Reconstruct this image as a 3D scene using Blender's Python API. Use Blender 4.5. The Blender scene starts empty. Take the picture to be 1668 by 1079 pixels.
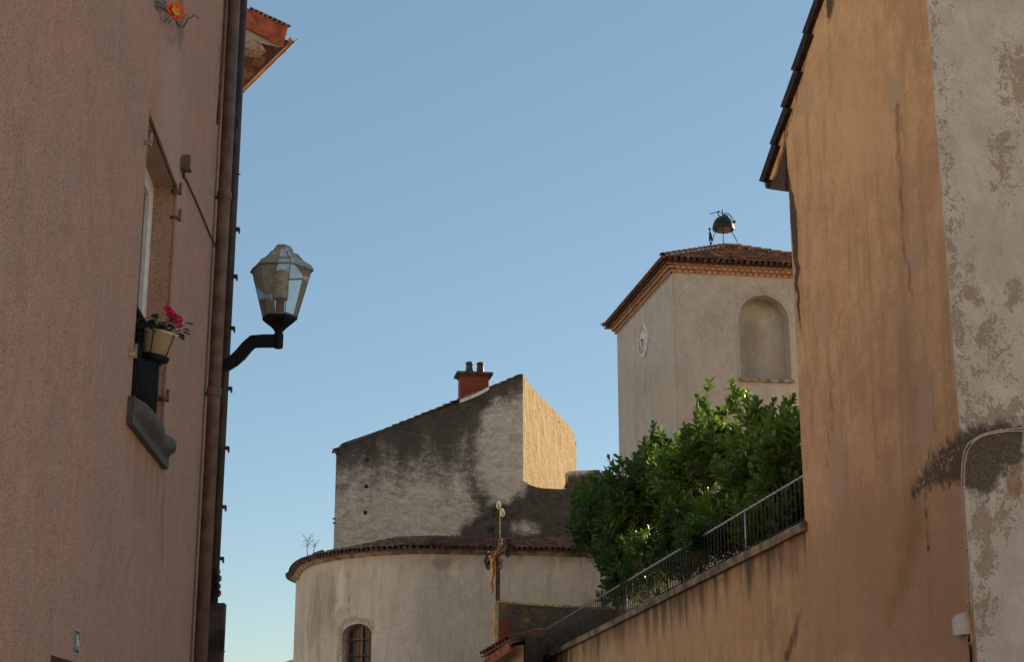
import bpy, math, random
import numpy as np
from mathutils import Vector, Matrix, noise as mnoise
R = math.radians
random.seed(7)
SC = bpy.context.scene
COL = SC.collection
# ------------------------------------------------------------------ camera
FPX, CXP, CYP, PITCH, EYE = 2544.0, 834.0, 539.5, R(15.2), 1.6
cam = bpy.data.cameras.new('camera'); camo = bpy.data.objects.new('camera', cam); COL.objects.link(camo)
cam.sensor_width = 36.0; cam.lens = 36.0*FPX/1668.0
cam.clip_start = 0.1; cam.clip_end = 6000
camo.location = (0, 0, EYE); camo.rotation_euler = (R(90)+PITCH, 0, 0)
SC.camera = camo
SC.render.resolution_x = 1024; SC.render.resolution_y = 663
# ------------------------------------------------------------------ light
SUN_AZ, SUN_EL = R(45), R(16)          # azimuth clockwise from +Y
w = bpy.data.worlds.new("World"); SC.world = w; w.use_nodes = True
wn = w.node_tree.nodes; wl = w.node_tree.links; wn.clear()
sky = wn.new('ShaderNodeTexSky'); sky.sky_type = 'NISHITA'; sky.sun_disc = False
sky.sun_elevation = SUN_EL; sky.sun_rotation = SUN_AZ
sky.altitude = 400; sky.air_density = 1.0; sky.dust_density = 0.3; sky.ozone_density = 1.5
bg = wn.new('ShaderNodeBackground'); bg.inputs[1].default_value = 0.06
wo = wn.new('ShaderNodeOutputWorld'); mxs = wn.new('ShaderNodeMix'); mxs.data_type = 'RGBA'; mxs.inputs[0].default_value = .45      # thin high haze evens the sky out
wl.new(sky.outputs[0], mxs.inputs[6]); mxs.inputs[7].default_value = (1.65, 2.8, 3.6, 1); wl.new(mxs.outputs[2], bg.inputs[0]); wl.new(bg.outputs[0], wo.inputs[0])
sun = bpy.data.lights.new('sun', 'SUN'); sun.energy = 5.0; sun.angle = R(0.5); sun.color = (1.0, 0.78, 0.50)
suno = bpy.data.objects.new('sun', sun); COL.objects.link(suno)
sd = Vector((math.sin(SUN_AZ)*math.cos(SUN_EL), math.cos(SUN_AZ)*math.cos(SUN_EL), math.sin(SUN_EL)))
suno.rotation_euler = (-sd).to_track_quat('-Z', 'Y').to_euler(); suno.location = (30, 30, 40)
SC.view_settings.view_transform = 'Standard'; SC.view_settings.look = 'None'
SC.view_settings.exposure = 1.3; SC.view_settings.gamma = 1.0
SC.view_settings.use_curve_mapping = False
# ------------------------------------------------------------------ geometry of the view, used to survey positions
SP, CP = math.sin(PITCH), math.cos(PITCH)
def ray(px, py):
    dx = (px-CXP)/FPX; dy = (CYP-py)/FPX
    Y = CP-dy*SP; Z = SP+dy*CP
    return dx/Y, Z/Y
def atY(px, py, Y):
    a, b = ray(px, py); return Vector((a*Y, Y, b*Y+EYE))
def atZ(px, py, z):
    a, b = ray(px, py); Y = (z-EYE)/b; return Vector((a*Y, Y, z))
def atP(px, py, p0, n):                       # meeting point with a vertical plane
    a, b = ray(px, py)
    Y = (p0[0]*n[0]+p0[1]*n[1])/(a*n[0]+n[1])
    return Vector((a*Y, Y, b*Y+EYE))
def proj(P):
    P = np.asarray(P, float).reshape(-1, 3); X, Y, Z = P[:, 0], P[:, 1], P[:, 2]-EYE
    f = Y*CP+Z*SP; up = -Y*SP+Z*CP
    return CXP+FPX*X/f, CYP-FPX*up/f
# ------------------------------------------------------------------ mask helpers
def sdseg(x, y, pts):
    d = np.full_like(x, 1e9)
    for (x0, y0), (x1, y1) in zip(pts[:-1], pts[1:]):
        vx, vy = x1-x0, y1-y0; t = np.clip(((x-x0)*vx+(y-y0)*vy)/(vx*vx+vy*vy+1e-9), 0, 1)
        d = np.minimum(d, np.hypot(x-x0-t*vx, y-y0-t*vy))
    return d
def inpoly(x, y, pts):
    c = np.zeros(x.shape, bool); n = len(pts)
    for i in range(n):
        x0, y0 = pts[i]; x1, y1 = pts[(i+1) % n]
        if y0 == y1: continue
        t = ((y0 > y) != (y1 > y)) & (x < (x1-x0)*(y-y0)/(y1-y0)+x0); c ^= t
    return c
def m_poly(x, y, pts, soft):
    d = sdseg(x, y, pts+[pts[0]]); s = np.where(inpoly(x, y, pts), d, -d)
    return np.clip(0.5+0.5*s/soft, 0, 1)
def m_line(x, y, pts, w_, soft): return np.clip(0.5+0.5*(w_-sdseg(x, y, pts))/soft, 0, 1)
def m_ell(x, y, cx, cy, rx, ry, soft=0.5):
    d = np.hypot((x-cx)/rx, (y-cy)/ry); return np.clip(0.5+0.5*(1-d)/soft, 0, 1)
# ------------------------------------------------------------------ mesh builder
class MB:
    def __init__(s): s.v = []; s.f = []; s.t = []; s.sm = []
    def face(s, ids, tint=0.5, smooth=False): s.f.append(tuple(ids)); s.t.append(tint); s.sm.append(smooth)
    def add(s, pts): n = len(s.v); s.v.extend([tuple(p) for p in pts]); return list(range(n, n+len(pts)))
    def quad(s, a, b, c, d, tint=0.5): s.face(s.add([a, b, c, d]), tint)
    def box8(s, p, tint=0.5):                 # p: 4 bottom, 4 top
        i = s.add(p)
        for q in ((3, 2, 1, 0), (4, 5, 6, 7), (0, 1, 5, 4), (1, 2, 6, 5), (2, 3, 7, 6), (3, 0, 4, 7)):
            s.face([i[k] for k in q], tint)
        return s
    def box(s, c, ex, ey, ez, hx, hy, hz, tint=0.5):
        c = Vector(c); ex = Vector(ex)*hx; ey = Vector(ey)*hy; ez = Vector(ez)*hz
        return s.box8([c-ex-ey-ez, c+ex-ey-ez, c+ex+ey-ez, c-ex+ey-ez, c-ex-ey+ez, c+ex-ey+ez, c+ex+ey+ez, c-ex+ey+ez], tint)
    def loft(s, rings, closed=True, cap=True, tint=0.5, smooth=True):
        ids = [s.add(r) for r in rings]; n = len(rings[0]); m = n if closed else n-1
        for a, b in zip(ids[:-1], ids[1:]):
            for k in range(m): s.face((a[k], a[(k+1) % n], b[(k+1) % n], b[k]), tint, smooth)
        if cap and closed: s.face(ids[0][::-1], tint); s.face(ids[-1], tint)
        return s
    def tube(s, path, r, n=8, tint=0.5, cap=True):
        path = [Vector(p) for p in path]; rings = []; rr = r if isinstance(r, (list, tuple)) else [r]*len(path)
        ref = None
        for i, p in enumerate(path):
            t = (path[min(i+1, len(path)-1)]-path[max(i-1, 0)]).normalized()
            if ref is None: ref = Vector((0, 0, 1)) if abs(t.z) < .9 else Vector((1, 0, 0))
            a = t.cross(ref).normalized(); b = t.cross(a).normalized(); ref = -b if False else (a.cross(t)).normalized()
            rings.append([p+(a*math.cos(2*math.pi*k/n)+ref*math.sin(2*math.pi*k/n))*rr[i] for k in range(n)])
        return s.loft(rings, tint=tint, cap=cap)
    def lathe(s, base, prof, n=16, axis=(0, 0, 1), tint=0.5, ang=0, smooth=True, cap=True):
        base = Vector(base); ax = Vector(axis).normalized()
        a = ax.cross(Vector((0, 1, 0)) if abs(ax.y) < .9 else Vector((1, 0, 0))).normalized(); b = ax.cross(a)
        rings = [[base+ax*h+(a*math.cos(2*math.pi*k/n+ang)+b*math.sin(2*math.pi*k/n+ang))*r for k in range(n)] for r, h in prof]
        return s.loft(rings, tint=tint, smooth=smooth, cap=cap)
    def prism(s, pts, d, tint=0.5):           # planar polygon extruded by vector d
        d = Vector(d); a = s.add(pts); b = s.add([Vector(p)+d for p in pts]); n = len(pts)
        s.face(a[::-1], tint); s.face(b, tint)
        for k in range(n): s.face((a[k], a[(k+1) % n], b[(k+1) % n], b[k]), tint)
        return s
    def build(s, name, mat, parent=None, masks=None, smooth=None, base=None):
        me = bpy.data.meshes.new(name)
        off = Vector(base) if base is not None else (Vector(parent['_b']) if parent is not None else Vector((0, 0, 0)))
        V = np.array(s.v, float)
        me.from_pydata((V-np.array(off)).tolist(), [], s.f)
        me.polygons.foreach_set('use_smooth', [bool(x) for x in (s.sm if smooth is None else [smooth]*len(s.f))])
        at = me.attributes.new('tint', 'FLOAT', 'FACE'); at.data.foreach_set('value', s.t)
        if masks:
            x, y = proj(V)
            wv = np.array([(*mnoise.noise_vector(Vector((p/26, q/26, 1.7)))[:2], *mnoise.noise_vector(Vector((p/7, q/7, 5.1)))[:2]) for p, q in zip(x, y)]); x = x+wv[:, 0]*4+wv[:, 2]*2; y = y+wv[:, 1]*9+wv[:, 3]*4
            for k, fn in masks.items():
                a = me.attributes.new(k, 'FLOAT', 'POINT'); a.data.foreach_set('value', np.clip(fn(x, y), 0, 1).astype(np.float32))
        me.materials.append(mat); me.update()
        o = bpy.data.objects.new(name, me); COL.objects.link(o)
        if parent is not None:
            o.parent = parent
            if parent.type == 'MESH': o['_b'] = tuple(off)
            else: o['_b'] = tuple(off)
        else: o.location = off; o['_b'] = tuple(off)
        return o
def thing(name, base, label, cat, group=None):
    o = bpy.data.objects.new(name, None); COL.objects.link(o); o.location = base; o['_b'] = tuple(base)
    o.empty_display_size = .2; o['label'] = label; o['category'] = cat
    if group: o['group'] = group
    return o
def tag(o, label, cat, group=None):
    o['label'] = label; o['category'] = cat
    if group: o['group'] = group
    return o
def lerp(a, b, t): return a+(b-a)*t
def pl(pts):                                  # piecewise-linear function
    xs = [p[0] for p in pts]; ys = [p[1] for p in pts]
    return lambda u: float(np.interp(u, xs, ys))
def panel(mb, P, us, iv, step):               # iv(ua, ub) -> list of ((lo_a, hi_a), (lo_b, hi_b)); P(u, z)
    for ua, ub in zip(us[:-1], us[1:]):
        for (la, ha), (lb, hb) in iv(ua, ub):
            n = max(1, int(round(max(ha-la, hb-lb)/step)))
            A = mb.add([P(ua, lerp(la, ha, k/n)) for k in range(n+1)]); B = mb.add([P(ub, lerp(lb, hb, k/n)) for k in range(n+1)])
            for k in range(n): mb.face((A[k], B[k], B[k+1], A[k+1]), .5, True)
def cuts(u0, u1, step, extra=()):
    n = max(1, int(round((u1-u0)/step))); s = set(round(u0+(u1-u0)*k/n, 4) for k in range(n+1))
    for e in extra:
        if u0 < e < u1: s = {q for q in s if abs(q-e) > step*.3 or q in (u0, u1)}; s.add(round(e, 4))
    return sorted(s)
def opening(zlo, zhi, ops):                   # ops: list of (ua, ub, lo, hi(u))
    def iv(a, b):
        m = (a+b)/2
        for (x0, x1, lo, hi) in ops:
            if x0 < m < x1: return [((zlo, lo), (zlo, lo)), ((hi(a), zhi), (hi(b), zhi))]
        return [((zlo, zhi), (zlo, zhi))]
    return iv
# ------------------------------------------------------------------ node helper
class NT:
    def __init__(s, name):
        s.m = bpy.data.materials.new(name); s.m.use_nodes = True; s.t = s.m.node_tree; s.n = s.t.nodes; s.l = s.t.links
        s.n.clear(); s.out = s.n.new('ShaderNodeOutputMaterial'); s.bs = s.n.new('ShaderNodeBsdfPrincipled')
        s.l.new(s.bs.outputs[0], s.out.inputs[0]); s.pos = s.n.new('ShaderNodeNewGeometry').outputs['Position']
    def set(s, i, v):
        if isinstance(v, bpy.types.NodeSocket): s.l.new(v, i)
        else: i.default_value = (tuple(v)+(1,) if (hasattr(v, '__len__') and len(v) == 3 and i.type == 'RGBA') else v)
    def scale(s, sx, sy, sz, vec=None):
        k = s.n.new('ShaderNodeVectorMath'); k.operation = 'MULTIPLY'; s.set(k.inputs[0], vec or s.pos); k.inputs[1].default_value = (sx, sy, sz); return k.outputs[0]
    def noise(s, sc, det=4, rough=.55, vec=None, dist=0):
        k = s.n.new('ShaderNodeTexNoise'); s.set(k.inputs['Vector'], vec or s.pos); k.inputs['Scale'].default_value = sc
        k.inputs['Detail'].default_value = det; k.inputs['Roughness'].default_value = rough; k.inputs['Distortion'].default_value = dist
        return k.outputs['Fac']
    def voro(s, sc, vec=None, feat='F1'):
        k = s.n.new('ShaderNodeTexVoronoi'); k.feature = feat; s.set(k.inputs['Vector'], vec or s.pos); k.inputs['Scale'].default_value = sc
        return k.outputs['Distance']
    def math(s, op, a, b=0.0, c=None):
        k = s.n.new('ShaderNodeMath'); k.operation = op; s.set(k.inputs[0], a); s.set(k.inputs[1], b)
        if c is not None: s.set(k.inputs[2], c)
        return k.outputs[0]
    def sst(s, v, lo, hi):                    # smoothstep
        k = s.n.new('ShaderNodeMapRange'); k.interpolation_type = 'SMOOTHSTEP'; s.set(k.inputs[0], v)
        k.inputs[1].default_value = lo; k.inputs[2].default_value = hi; return k.outputs[0]
    def mix(s, f, a, b, mode='MIX'):
        k = s.n.new('ShaderNodeMix'); k.data_type = 'RGBA'; k.blend_type = mode; s.set(k.inputs[0], f)
        s.set(k.inputs[6], a); s.set(k.inputs[7], b); return k.outputs[2]
    def attr(s, nm):
        k = s.n.new('ShaderNodeAttribute'); k.attribute_name = nm; return k.outputs['Fac']
    def bump(s, h, st, d, nrm=None):
        k = s.n.new('ShaderNodeBump'); s.set(k.inputs['Height'], h); k.inputs['Strength'].default_value = st; k.inputs['Distance'].default_value = d
        if nrm: s.l.new(nrm, k.inputs['Normal'])
        return k.outputs[0]
    def fin(s, col, rough=.9, nrm=None, metal=0, spec=.25):
        s.set(s.bs.inputs['Base Color'], col); s.set(s.bs.inputs['Roughness'], rough); s.set(s.bs.inputs['Metallic'], metal)
        s.bs.inputs['Specular IOR Level'].default_value = spec
        if nrm: s.l.new(nrm, s.bs.inputs['Normal'])
        return s.m
    # mask attribute broken up by noise
    def ragged(s, attr, n, amt=.8, lo=.42, hi=.58):
        return s.sst(s.math('ADD', s.attr(attr), s.math('MULTIPLY', s.math('SUBTRACT', n, .5), amt)), lo, hi)
def simple(name, col, rough=.6, metal=0, var=.15, sc=8, bump=0, spec=.4):
    t = NT(name); n = t.noise(sc, 5); dark = tuple(c*(1-var*2) for c in col); lite = tuple(min(1, c*(1+var)) for c in col)
    c = t.mix(t.sst(n, .3, .7), dark, lite)
    return t.fin(c, rough, t.bump(t.noise(sc*6), bump, .01) if bump else None, metal, spec)
def render_mat(name, c0, c1, c2, speck=.25, grain=90, streak=.3, bump=.6, coarse=3.0, coarse_b=0, stains=()):
    """rough render: c0/c1 large scale mix, c2 speckle; stains: (attr, colour, noise scale, vertical stretch, amount, lo, hi)"""
    t = NT(name)
    big = t.noise(.7, 6, .68, None, .8); mid = t.noise(coarse, 6, .65); fine = t.noise(grain, 2, .5)
    col = t.mix(t.sst(t.math('ADD', t.math('MULTIPLY', big, .6), t.math('MULTIPLY', mid, .4)), .36, .64), c0, c1)
    st = t.noise(2.2, 5, .6, t.scale(1.4, 1.4, .18)); col = t.mix(t.math('MULTIPLY', t.sst(st, .47, .68), streak), col, tuple(c*.62 for c in c0))
    blot = t.noise(coarse*2.6, 7, .72, t.scale(1, 1, .7), 1.2)
    col = t.mix(t.math('MULTIPLY', t.sst(blot, .50, .68), .45), col, tuple(c*.62 for c in c0)); col = t.mix(t.math('MULTIPLY', t.sst(blot, .48, .32), .42), col, tuple(min(.8, c*1.25) for c in c0))
    col = t.mix(t.math('MULTIPLY', t.sst(fine, .52, .62), speck), col, c2)
    col = t.mix(t.math('MULTIPLY', t.sst(t.noise(grain*.8, 2, .5, t.scale(1, 1, 1.1)), .56, .66), speck*.7), col, tuple(min(1, c*1.5) for c in c1))
    for (a, sc_, nsc, vs, amt, lo, hi) in stains:
        n = t.noise(nsc, 7, .65, t.scale(1, 1, vs)); f = t.ragged(a, n, amt, lo, hi)
        if len(sc_) == 3: col = t.mix(f, col, sc_)
        else: col = t.mix(t.math('MULTIPLY', f, sc_[3]), col, sc_[:3])
    h = t.math('ADD', t.math('MULTIPLY', fine, .5), t.math('MULTIPLY', mid, coarse_b))
    return t.fin(col, .93, t.bump(h, bump, .02), 0, .15)
# ------------------------------------------------------------------ materials
M = {}
M['left_wall'] = render_mat('pink_roughcast', (.52, .30, .22), (.43, .295, .23), (.13, .075, .06), .6, 75, .04, 1.0, 1.6,
    stains=(('rusty', (.50, .22, .10, .6), 4, .3, 1.2, .2, .95), ('drip', (.27, .17, .12, .6), 2.5, .12, 1.0, .35, .75), ('pale', (.50, .36, .29, .55), 1.5, .3, .8, .2, .9), ('grey', (.22, .17, .15, .75), 3, .4, .4, .35, .65)))
M['orange'] = render_mat('ochre_render', (.66, .46, .26), (.50, .32, .18), (.30, .18, .10), .45, 48, .75, .6, 2.2, .8,
    stains=(('wet', (.42, .285, .18, .7), 1.6, .5, 1.2, .25, .85), ('pale', (.66, .45, .26, .7), 3, .4, 1.1, .3, .9), ('patch', (.47, .36, .25, .85), 10, .5, 1.3, .2, .62), ('rust', (.30, .13, .055, .8), 8, .3, 1.1, .22, .7),
            ('green', (.26, .18, .06, .5), 5, .3, 1.3, .3, .9), ('moss', (.10, .07, .045, .92), 9, .8, 1.5, .3, .8), ('fleck', (.50, .48, .45), 26, .45, 3.2, 1.15, 1.3), ('black', (.05, .04, .035, .9), 9, .15, 1.0, .3, .75)))
def plaster_mat():
    t = NT('flaking_grey_plaster')
    big = t.noise(1.2, 6, .65); mid = t.noise(5, 7, .75, t.scale(1, 1, .7), .8); fine = t.noise(24, 6, .7)
    grey = t.mix(t.sst(big, .3, .7), (.62, .59, .53), (.50, .46, .41)); dirt = t.noise(2.4, 7, .7, t.scale(1, 1, .5), 1); grey = t.mix(t.math('MULTIPLY', t.sst(dirt, .45, .75), .5), grey, (.36, .31, .25))
    grey = t.mix(t.math('MULTIPLY', t.sst(fine, .5, .7), .35), grey, (.25, .21, .17))
    under = t.mix(t.sst(fine, .35, .65), (.30, .24, .18), (.40, .31, .22))
    fl = t.math('ADD', t.attr('flake'), t.math('ADD', t.math('MULTIPLY', t.math('SUBTRACT', mid, .5), 2.3), t.math('MULTIPLY', t.math('SUBTRACT', fine, .5), 1.5)))
    f = t.math('MULTIPLY', t.sst(fl, .38, .62), .9); col = t.mix(f, grey, under)
    cr = t.math('SUBTRACT', 1, t.sst(t.voro(2.2, None, 'DISTANCE_TO_EDGE'), 0, .012)); col = t.mix(t.math('MULTIPLY', cr, .12), col, (.2, .17, .13))
    col = t.mix(t.math('MULTIPLY', t.ragged('patch', t.noise(6, 5), .8, .35, .7), .85), col, (.33, .215, .13))
    col = t.mix(t.math('MULTIPLY', t.ragged('moss', t.noise(7, 8, .75), 1.7, .3, .72), .93), col, t.mix(t.sst(fine, .4, .7), (.055, .042, .034), (.16, .125, .09)))
    return t.fin(col, .92, t.bump(t.math('ADD', t.math('MULTIPLY', f, -.6), t.math('MULTIPLY', fine, .4)), .7, .02), 0, .15)
M['plaster'] = plaster_mat()
M['tower'] = render_mat('tower_render', (.50, .48, .44), (.42, .40, .37), (.28, .25, .21), .35, 24, .35, 1.0, 2.2, 1.3,
    stains=(('dark_tone', (.2, .19, .18, .6), 2.4, .6, 1.3, .2, 1.0), ('pale', (.47, .40, .31, .6), 2.2, .5, .9, .3, .8), ('bead', (.17, .16, .14, .6), 6, 1, .5, .4, .6)))
def house_mat():
    t = NT('stained_old_render')
    v = t.scale(1, 1, 1.7); big = t.noise(.5, 6, .7, v, .6); mid = t.noise(1.7, 8, .75, v, 1.2); fine = t.noise(14, 5, .65)
    vs = t.noise(1.2, 6, .65, t.scale(1, 1, .2))
    lite = t.mix(t.sst(mid, .35, .65), (.64, .60, .54), (.49, .45, .39))
    cr = t.math('SUBTRACT', 1, t.sst(t.math('ABSOLUTE', t.math('SUBTRACT', t.noise(1.1, 7, .7, v, 1.5), .5)), 0, .035))
    lite = t.mix(t.math('MULTIPLY', cr, .45), lite, (.15, .12, .095))
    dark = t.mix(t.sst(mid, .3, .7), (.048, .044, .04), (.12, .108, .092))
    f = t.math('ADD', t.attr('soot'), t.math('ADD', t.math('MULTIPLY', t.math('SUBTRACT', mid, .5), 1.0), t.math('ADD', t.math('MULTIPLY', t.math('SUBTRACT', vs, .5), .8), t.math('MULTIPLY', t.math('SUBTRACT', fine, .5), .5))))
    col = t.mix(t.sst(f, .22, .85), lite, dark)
    col = t.mix(t.math('MULTIPLY', t.sst(fine, .62, .7), t.math('MULTIPLY', t.attr('black'), .45)), col, (.28, .25, .2))
    h = t.math('ADD', t.math('MULTIPLY', mid, 1.0), t.math('MULTIPLY', fine, .12))
    return t.fin(col, .95, t.bump(h, .9, .12), 0, .12)
M['house'] = house_mat()
M['sunny'] = render_mat('yellow_rough_render', (.27, .20, .105), (.215, .155, .08), (.11, .075, .035), .4, 9, .1, 1.0, 4.5, 5)
M['apse'] = render_mat('chapel_render', (.62, .57, .50), (.53, .48, .42), (.33, .27, .22), .35, 22, .5, .9, 1.9, 1.0,
    stains=(('dark_tone', (.27, .205, .16, .75), 2.2, .35, 1.5, .2, 1.0), ('pale', (.72, .65, .56, .7), 3.5, .3, 1.4, .2, .9), ('brick', (.25, .17, .12, .6), 9, 1, 1.3, .3, .8), ('crack', (.12, .09, .07, .8), 6, 1, .4, .4, .6)))
M['cornice'] = simple('cornice_render', (.42, .30, .19), .9, 0, .3, 3, .4)
M['garden'] = render_mat('garden_wall_render', (.60, .405, .225), (.45, .29, .16), (.2, .11, .07), .45, 40, .75, .6, 2.2, .8,
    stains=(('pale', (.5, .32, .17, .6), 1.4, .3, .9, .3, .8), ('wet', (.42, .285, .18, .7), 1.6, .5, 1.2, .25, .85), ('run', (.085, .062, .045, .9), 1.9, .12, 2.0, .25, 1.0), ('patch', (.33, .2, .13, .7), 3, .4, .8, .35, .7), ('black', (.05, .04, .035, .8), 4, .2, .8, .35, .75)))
M['coping'] = simple('coping_stone', (.24, .18, .12), .9, 0, .35, 2.5, .6)
def tile_mat(name, a, b, c, lich=.3):
    t = NT(name); ti = t.attr('tint')
    col = t.mix(t.sst(ti, 0, .5), a, b); col = t.mix(t.sst(ti, .5, 1), col, c)
    col = t.mix(t.math('MULTIPLY', t.sst(t.noise(9, 6, .7), .5, .68), lich), col, (.09, .08, .065))
    return t.fin(col, .85, t.bump(t.noise(30), .4, .01), 0, .25)
M['tile'] = tile_mat('old_canal_tile', (.11, .055, .042), (.25, .115, .07), (.42, .22, .13), .4)
M['tile_dark'] = tile_mat('dark_canal_tile', (.085, .055, .048), (.19, .115, .095), (.33, .21, .17), .3)
M['tile_clean'] = tile_mat('terracotta_cornice_tile', (.36, .19, .115), (.46, .26, .16), (.55, .36, .24), .1)
M['terracotta'] = simple('terracotta_verge', (.38, .105, .045), .8, 0, .25, 7, .3)
M['black_metal'] = simple('black_iron', (.008, .010, .012), .6, 0, .2, 12, .1, .25)
M['dark_iron'] = simple('dark_iron', (.035, .032, .032), .65, .2, .3, 12, .1, .3)
M['rail'] = simple('galvanised_rail', (.45, .49, .53), .4, .5, .1, 10)
M['bar'] = simple('painted_bar', (.05, .058, .06), .5, .1, .2, 10)
M['pipe'] = simple('pipe_painted', (.155, .098, .072), .55, 0, .2, 6, .3)
M['pipe_dark'] = simple('conduit_dark', (.075, .055, .048), .6, 0, .2, 6, .2)
M['white'] = simple('white_paint', (.80, .80, .78), .5, 0, .06, 5)
M['white_box'] = simple('white_plastic', (.60, .58, .54), .4, 0, .08, 5)
M['cable'] = simple('cream_cable', (.50, .42, .33), .6, 0, .1, 20)
M['stone'] = simple('grey_sill_stone', (.095, .092, .092), .8, 0, .15, 14, .12)
M['wood'] = simple('varnished_wood', (.24, .085, .035), .55, 0, .25, 20, .2)
M['wood_dark'] = simple('dark_soffit_wood', (.07, .038, .028), .8, 0, .3, 10, .3)
M['slate'] = simple('dark_roof_slab', (.035, .026, .022), .85, 0, .3, 8, .4, .2)
M['concrete'] = simple('weathered_concrete', (.26, .235, .20), .9, 0, .3, 5, .5)
M['beam'] = simple('pale_beam', (.42, .33, .235), .9, 0, .25, 14, .6)
M['panel'] = simple('pale_gable_panel', (.36, .37, .37), .8, 0, .1, 5)
M['gutter'] = simple('zinc_gutter', (.42, .36, .30), .45, .5, .15, 6)
M['zinc'] = simple('zinc_flashing', (.6, .62, .64), .45, .3, .1, 6)
M['dark'] = simple('dark_interior', (.012, .012, .013), .6, 0, .1, 5)
M['clock_face'] = simple('clock_enamel', (.62, .61, .57), .5, 0, .06, 3)
M['copper'] = simple('gilded_copper', (.62, .27, .09), .45, .35, .2, 12)
M['bronze'] = simple('verdigris_bronze', (.10, .09, .055), .6, .4, .3, 10)
M['lichen_wall'] = render_mat('lichen_parapet', (.075, .065, .052), (.13, .115, .09), (.25, .2, .13), .4, 14, .4, .8, 2.2, .8, stains=(('gold', (.36, .22, .05, .7), 9, 1, 1.2, .3, .8),))
M['lichen'] = simple('sunlit_lichen', (.62, .47, .20), .95, 0, .35, 9, .8)  # lichen, its gold brightened in the colour to carry sunlight on the top
M['ochre_edge'] = simple('ochre_pillar_render', (.48, .35, .20), .9, 0, .2, 4, .4)
M['ground'] = simple('pale_street_paving', (.34, .31, .27), .95, 0, .2, 1.5, .4)
M['bounce_slope'] = simple('pale_bounce_slope', (.46, .42, .37), .95, 0, .15, .05, .3)
M['soil'] = simple('garden_soil', (.07, .065, .035), .95, 0, .3, 2, .6)
M['plate'] = simple('enamel_plate', (.055, .085, .13), .35, 0, .15, 20)
M['digit'] = simple('plate_digit', (.62, .65, .7), .4, 0, .05, 20)
M['plate_rim'] = simple('plate_rim', (.40, .38, .34), .5, 0, .1, 20)
M['pot'] = simple('ivory_pot', (.62, .54, .40), .45, 0, .1, 8)
M['petal_pink'] = simple('pink_petal', (.72, .02, .16), .5, 0, .2, 60)
M['petal_orange'] = simple('orange_petal', (.85, .14, .015), .5, 0, .3, 30)
M['petal_yellow'] = simple('yellow_petal', (.85, .45, .03), .5, 0, .2, 30)
M['bark'] = simple('laurel_bark', (.10, .085, .06), .9, 0, .3, 12, .5)
M['twig'] = simple('dry_twig', (.16, .11, .08), .8, 0, .2, 12)
def brick_mat():
    t = NT('red_brick'); k = t.n.new('ShaderNodeTexBrick')
    cmb = t.n.new('ShaderNodeCombineXYZ'); sp = t.n.new('ShaderNodeSeparateXYZ'); t.l.new(t.pos, sp.inputs[0])
    t.l.new(t.math('ADD', sp.outputs[0], sp.outputs[1]), cmb.inputs[0]); t.l.new(sp.outputs[2], cmb.inputs[1]); t.l.new(cmb.outputs[0], k.inputs['Vector'])
    k.inputs['Scale'].default_value = 1; k.inputs['Brick Width'].default_value = .23; k.inputs['Row Height'].default_value = .075; k.inputs['Mortar Size'].default_value = .007
    k.inputs['Color1'].default_value = (.27, .06, .03, 1); k.inputs['Color2'].default_value = (.19, .045, .028, 1); k.inputs['Mortar'].default_value = (.15, .08, .06, 1)
    c = t.mix(t.math('MULTIPLY', t.sst(t.noise(4, 5), .5, .7), .5), k.outputs[0], (.10, .04, .03))
    return t.fin(c, .9, t.bump(k.outputs['Fac'], -.5, .01), 0, .2)
M['brick'] = brick_mat()
def leaf_mat(name, a, b, trans=.35):
    t = NT(name); ti = t.attr('tint'); col = t.mix(ti, a, b)
    col = t.mix(t.math('MULTIPLY', t.sst(t.noise(6, 3), .4, .7), .3), col, tuple(c*.6 for c in a))
    t.fin(col, .5, None, 0, .35)
    tr = t.n.new('ShaderNodeBsdfTranslucent'); t.set(tr.inputs[0], t.mix(.6, col, (.16, .30, .03)))
    mx = t.n.new('ShaderNodeMixShader'); mx.inputs[0].default_value = trans
    t.l.new(t.bs.outputs[0], mx.inputs[1]); t.l.new(tr.outputs[0], mx.inputs[2]); t.l.new(mx.outputs[0], t.out.inputs[0])
    return t.m
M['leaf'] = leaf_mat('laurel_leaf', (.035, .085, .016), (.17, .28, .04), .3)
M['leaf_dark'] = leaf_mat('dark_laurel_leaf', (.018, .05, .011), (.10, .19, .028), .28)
M['leaf_pot'] = leaf_mat('pot_leaf', (.02, .05, .025), (.05, .10, .045), .1)
def glass_mat(name, tint, rough=.12, dirt=.22, haze=.14, hc=(.62, .64, .60)):
    t = NT(name); tr = t.n.new('ShaderNodeBsdfTransparent'); tr.inputs[0].default_value = tint+(1,)
    gl = t.n.new('ShaderNodeBsdfGlossy'); gl.inputs['Roughness'].default_value = rough
    fr = t.n.new('ShaderNodeFresnel'); fr.inputs[0].default_value = 1.5
    m1 = t.n.new('ShaderNodeMixShader'); t.l.new(fr.outputs[0], m1.inputs[0]); t.l.new(tr.outputs[0], m1.inputs[1]); t.l.new(gl.outputs[0], m1.inputs[2])
    df = t.bs; t.fin(t.mix(t.sst(t.noise(9, 6, .7, t.scale(1, 1, .6)), .45, .7), hc, (.38, .35, .28)), .8)
    m2 = t.n.new('ShaderNodeMixShader')
    t.l.new(t.math('ADD', haze, t.math('MULTIPLY', t.sst(t.noise(9, 6, .7, t.scale(1, 1, .6)), .35, .75), dirt)), m2.inputs[0])
    t.l.new(m1.outputs[0], m2.inputs[1]); t.l.new(df.outputs[0], m2.inputs[2]); t.l.new(m2.outputs[0], t.out.inputs[0])
    return t.m
M['glass'] = glass_mat('smoky_lantern_glass', (.90, .93, .90), .12, .12, .12, (.66, .76, .80))
M['acrylic'] = glass_mat('brown_acrylic_hood', (.86, .84, .79), .35, .2, .34, (.66, .68, .66))
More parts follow.
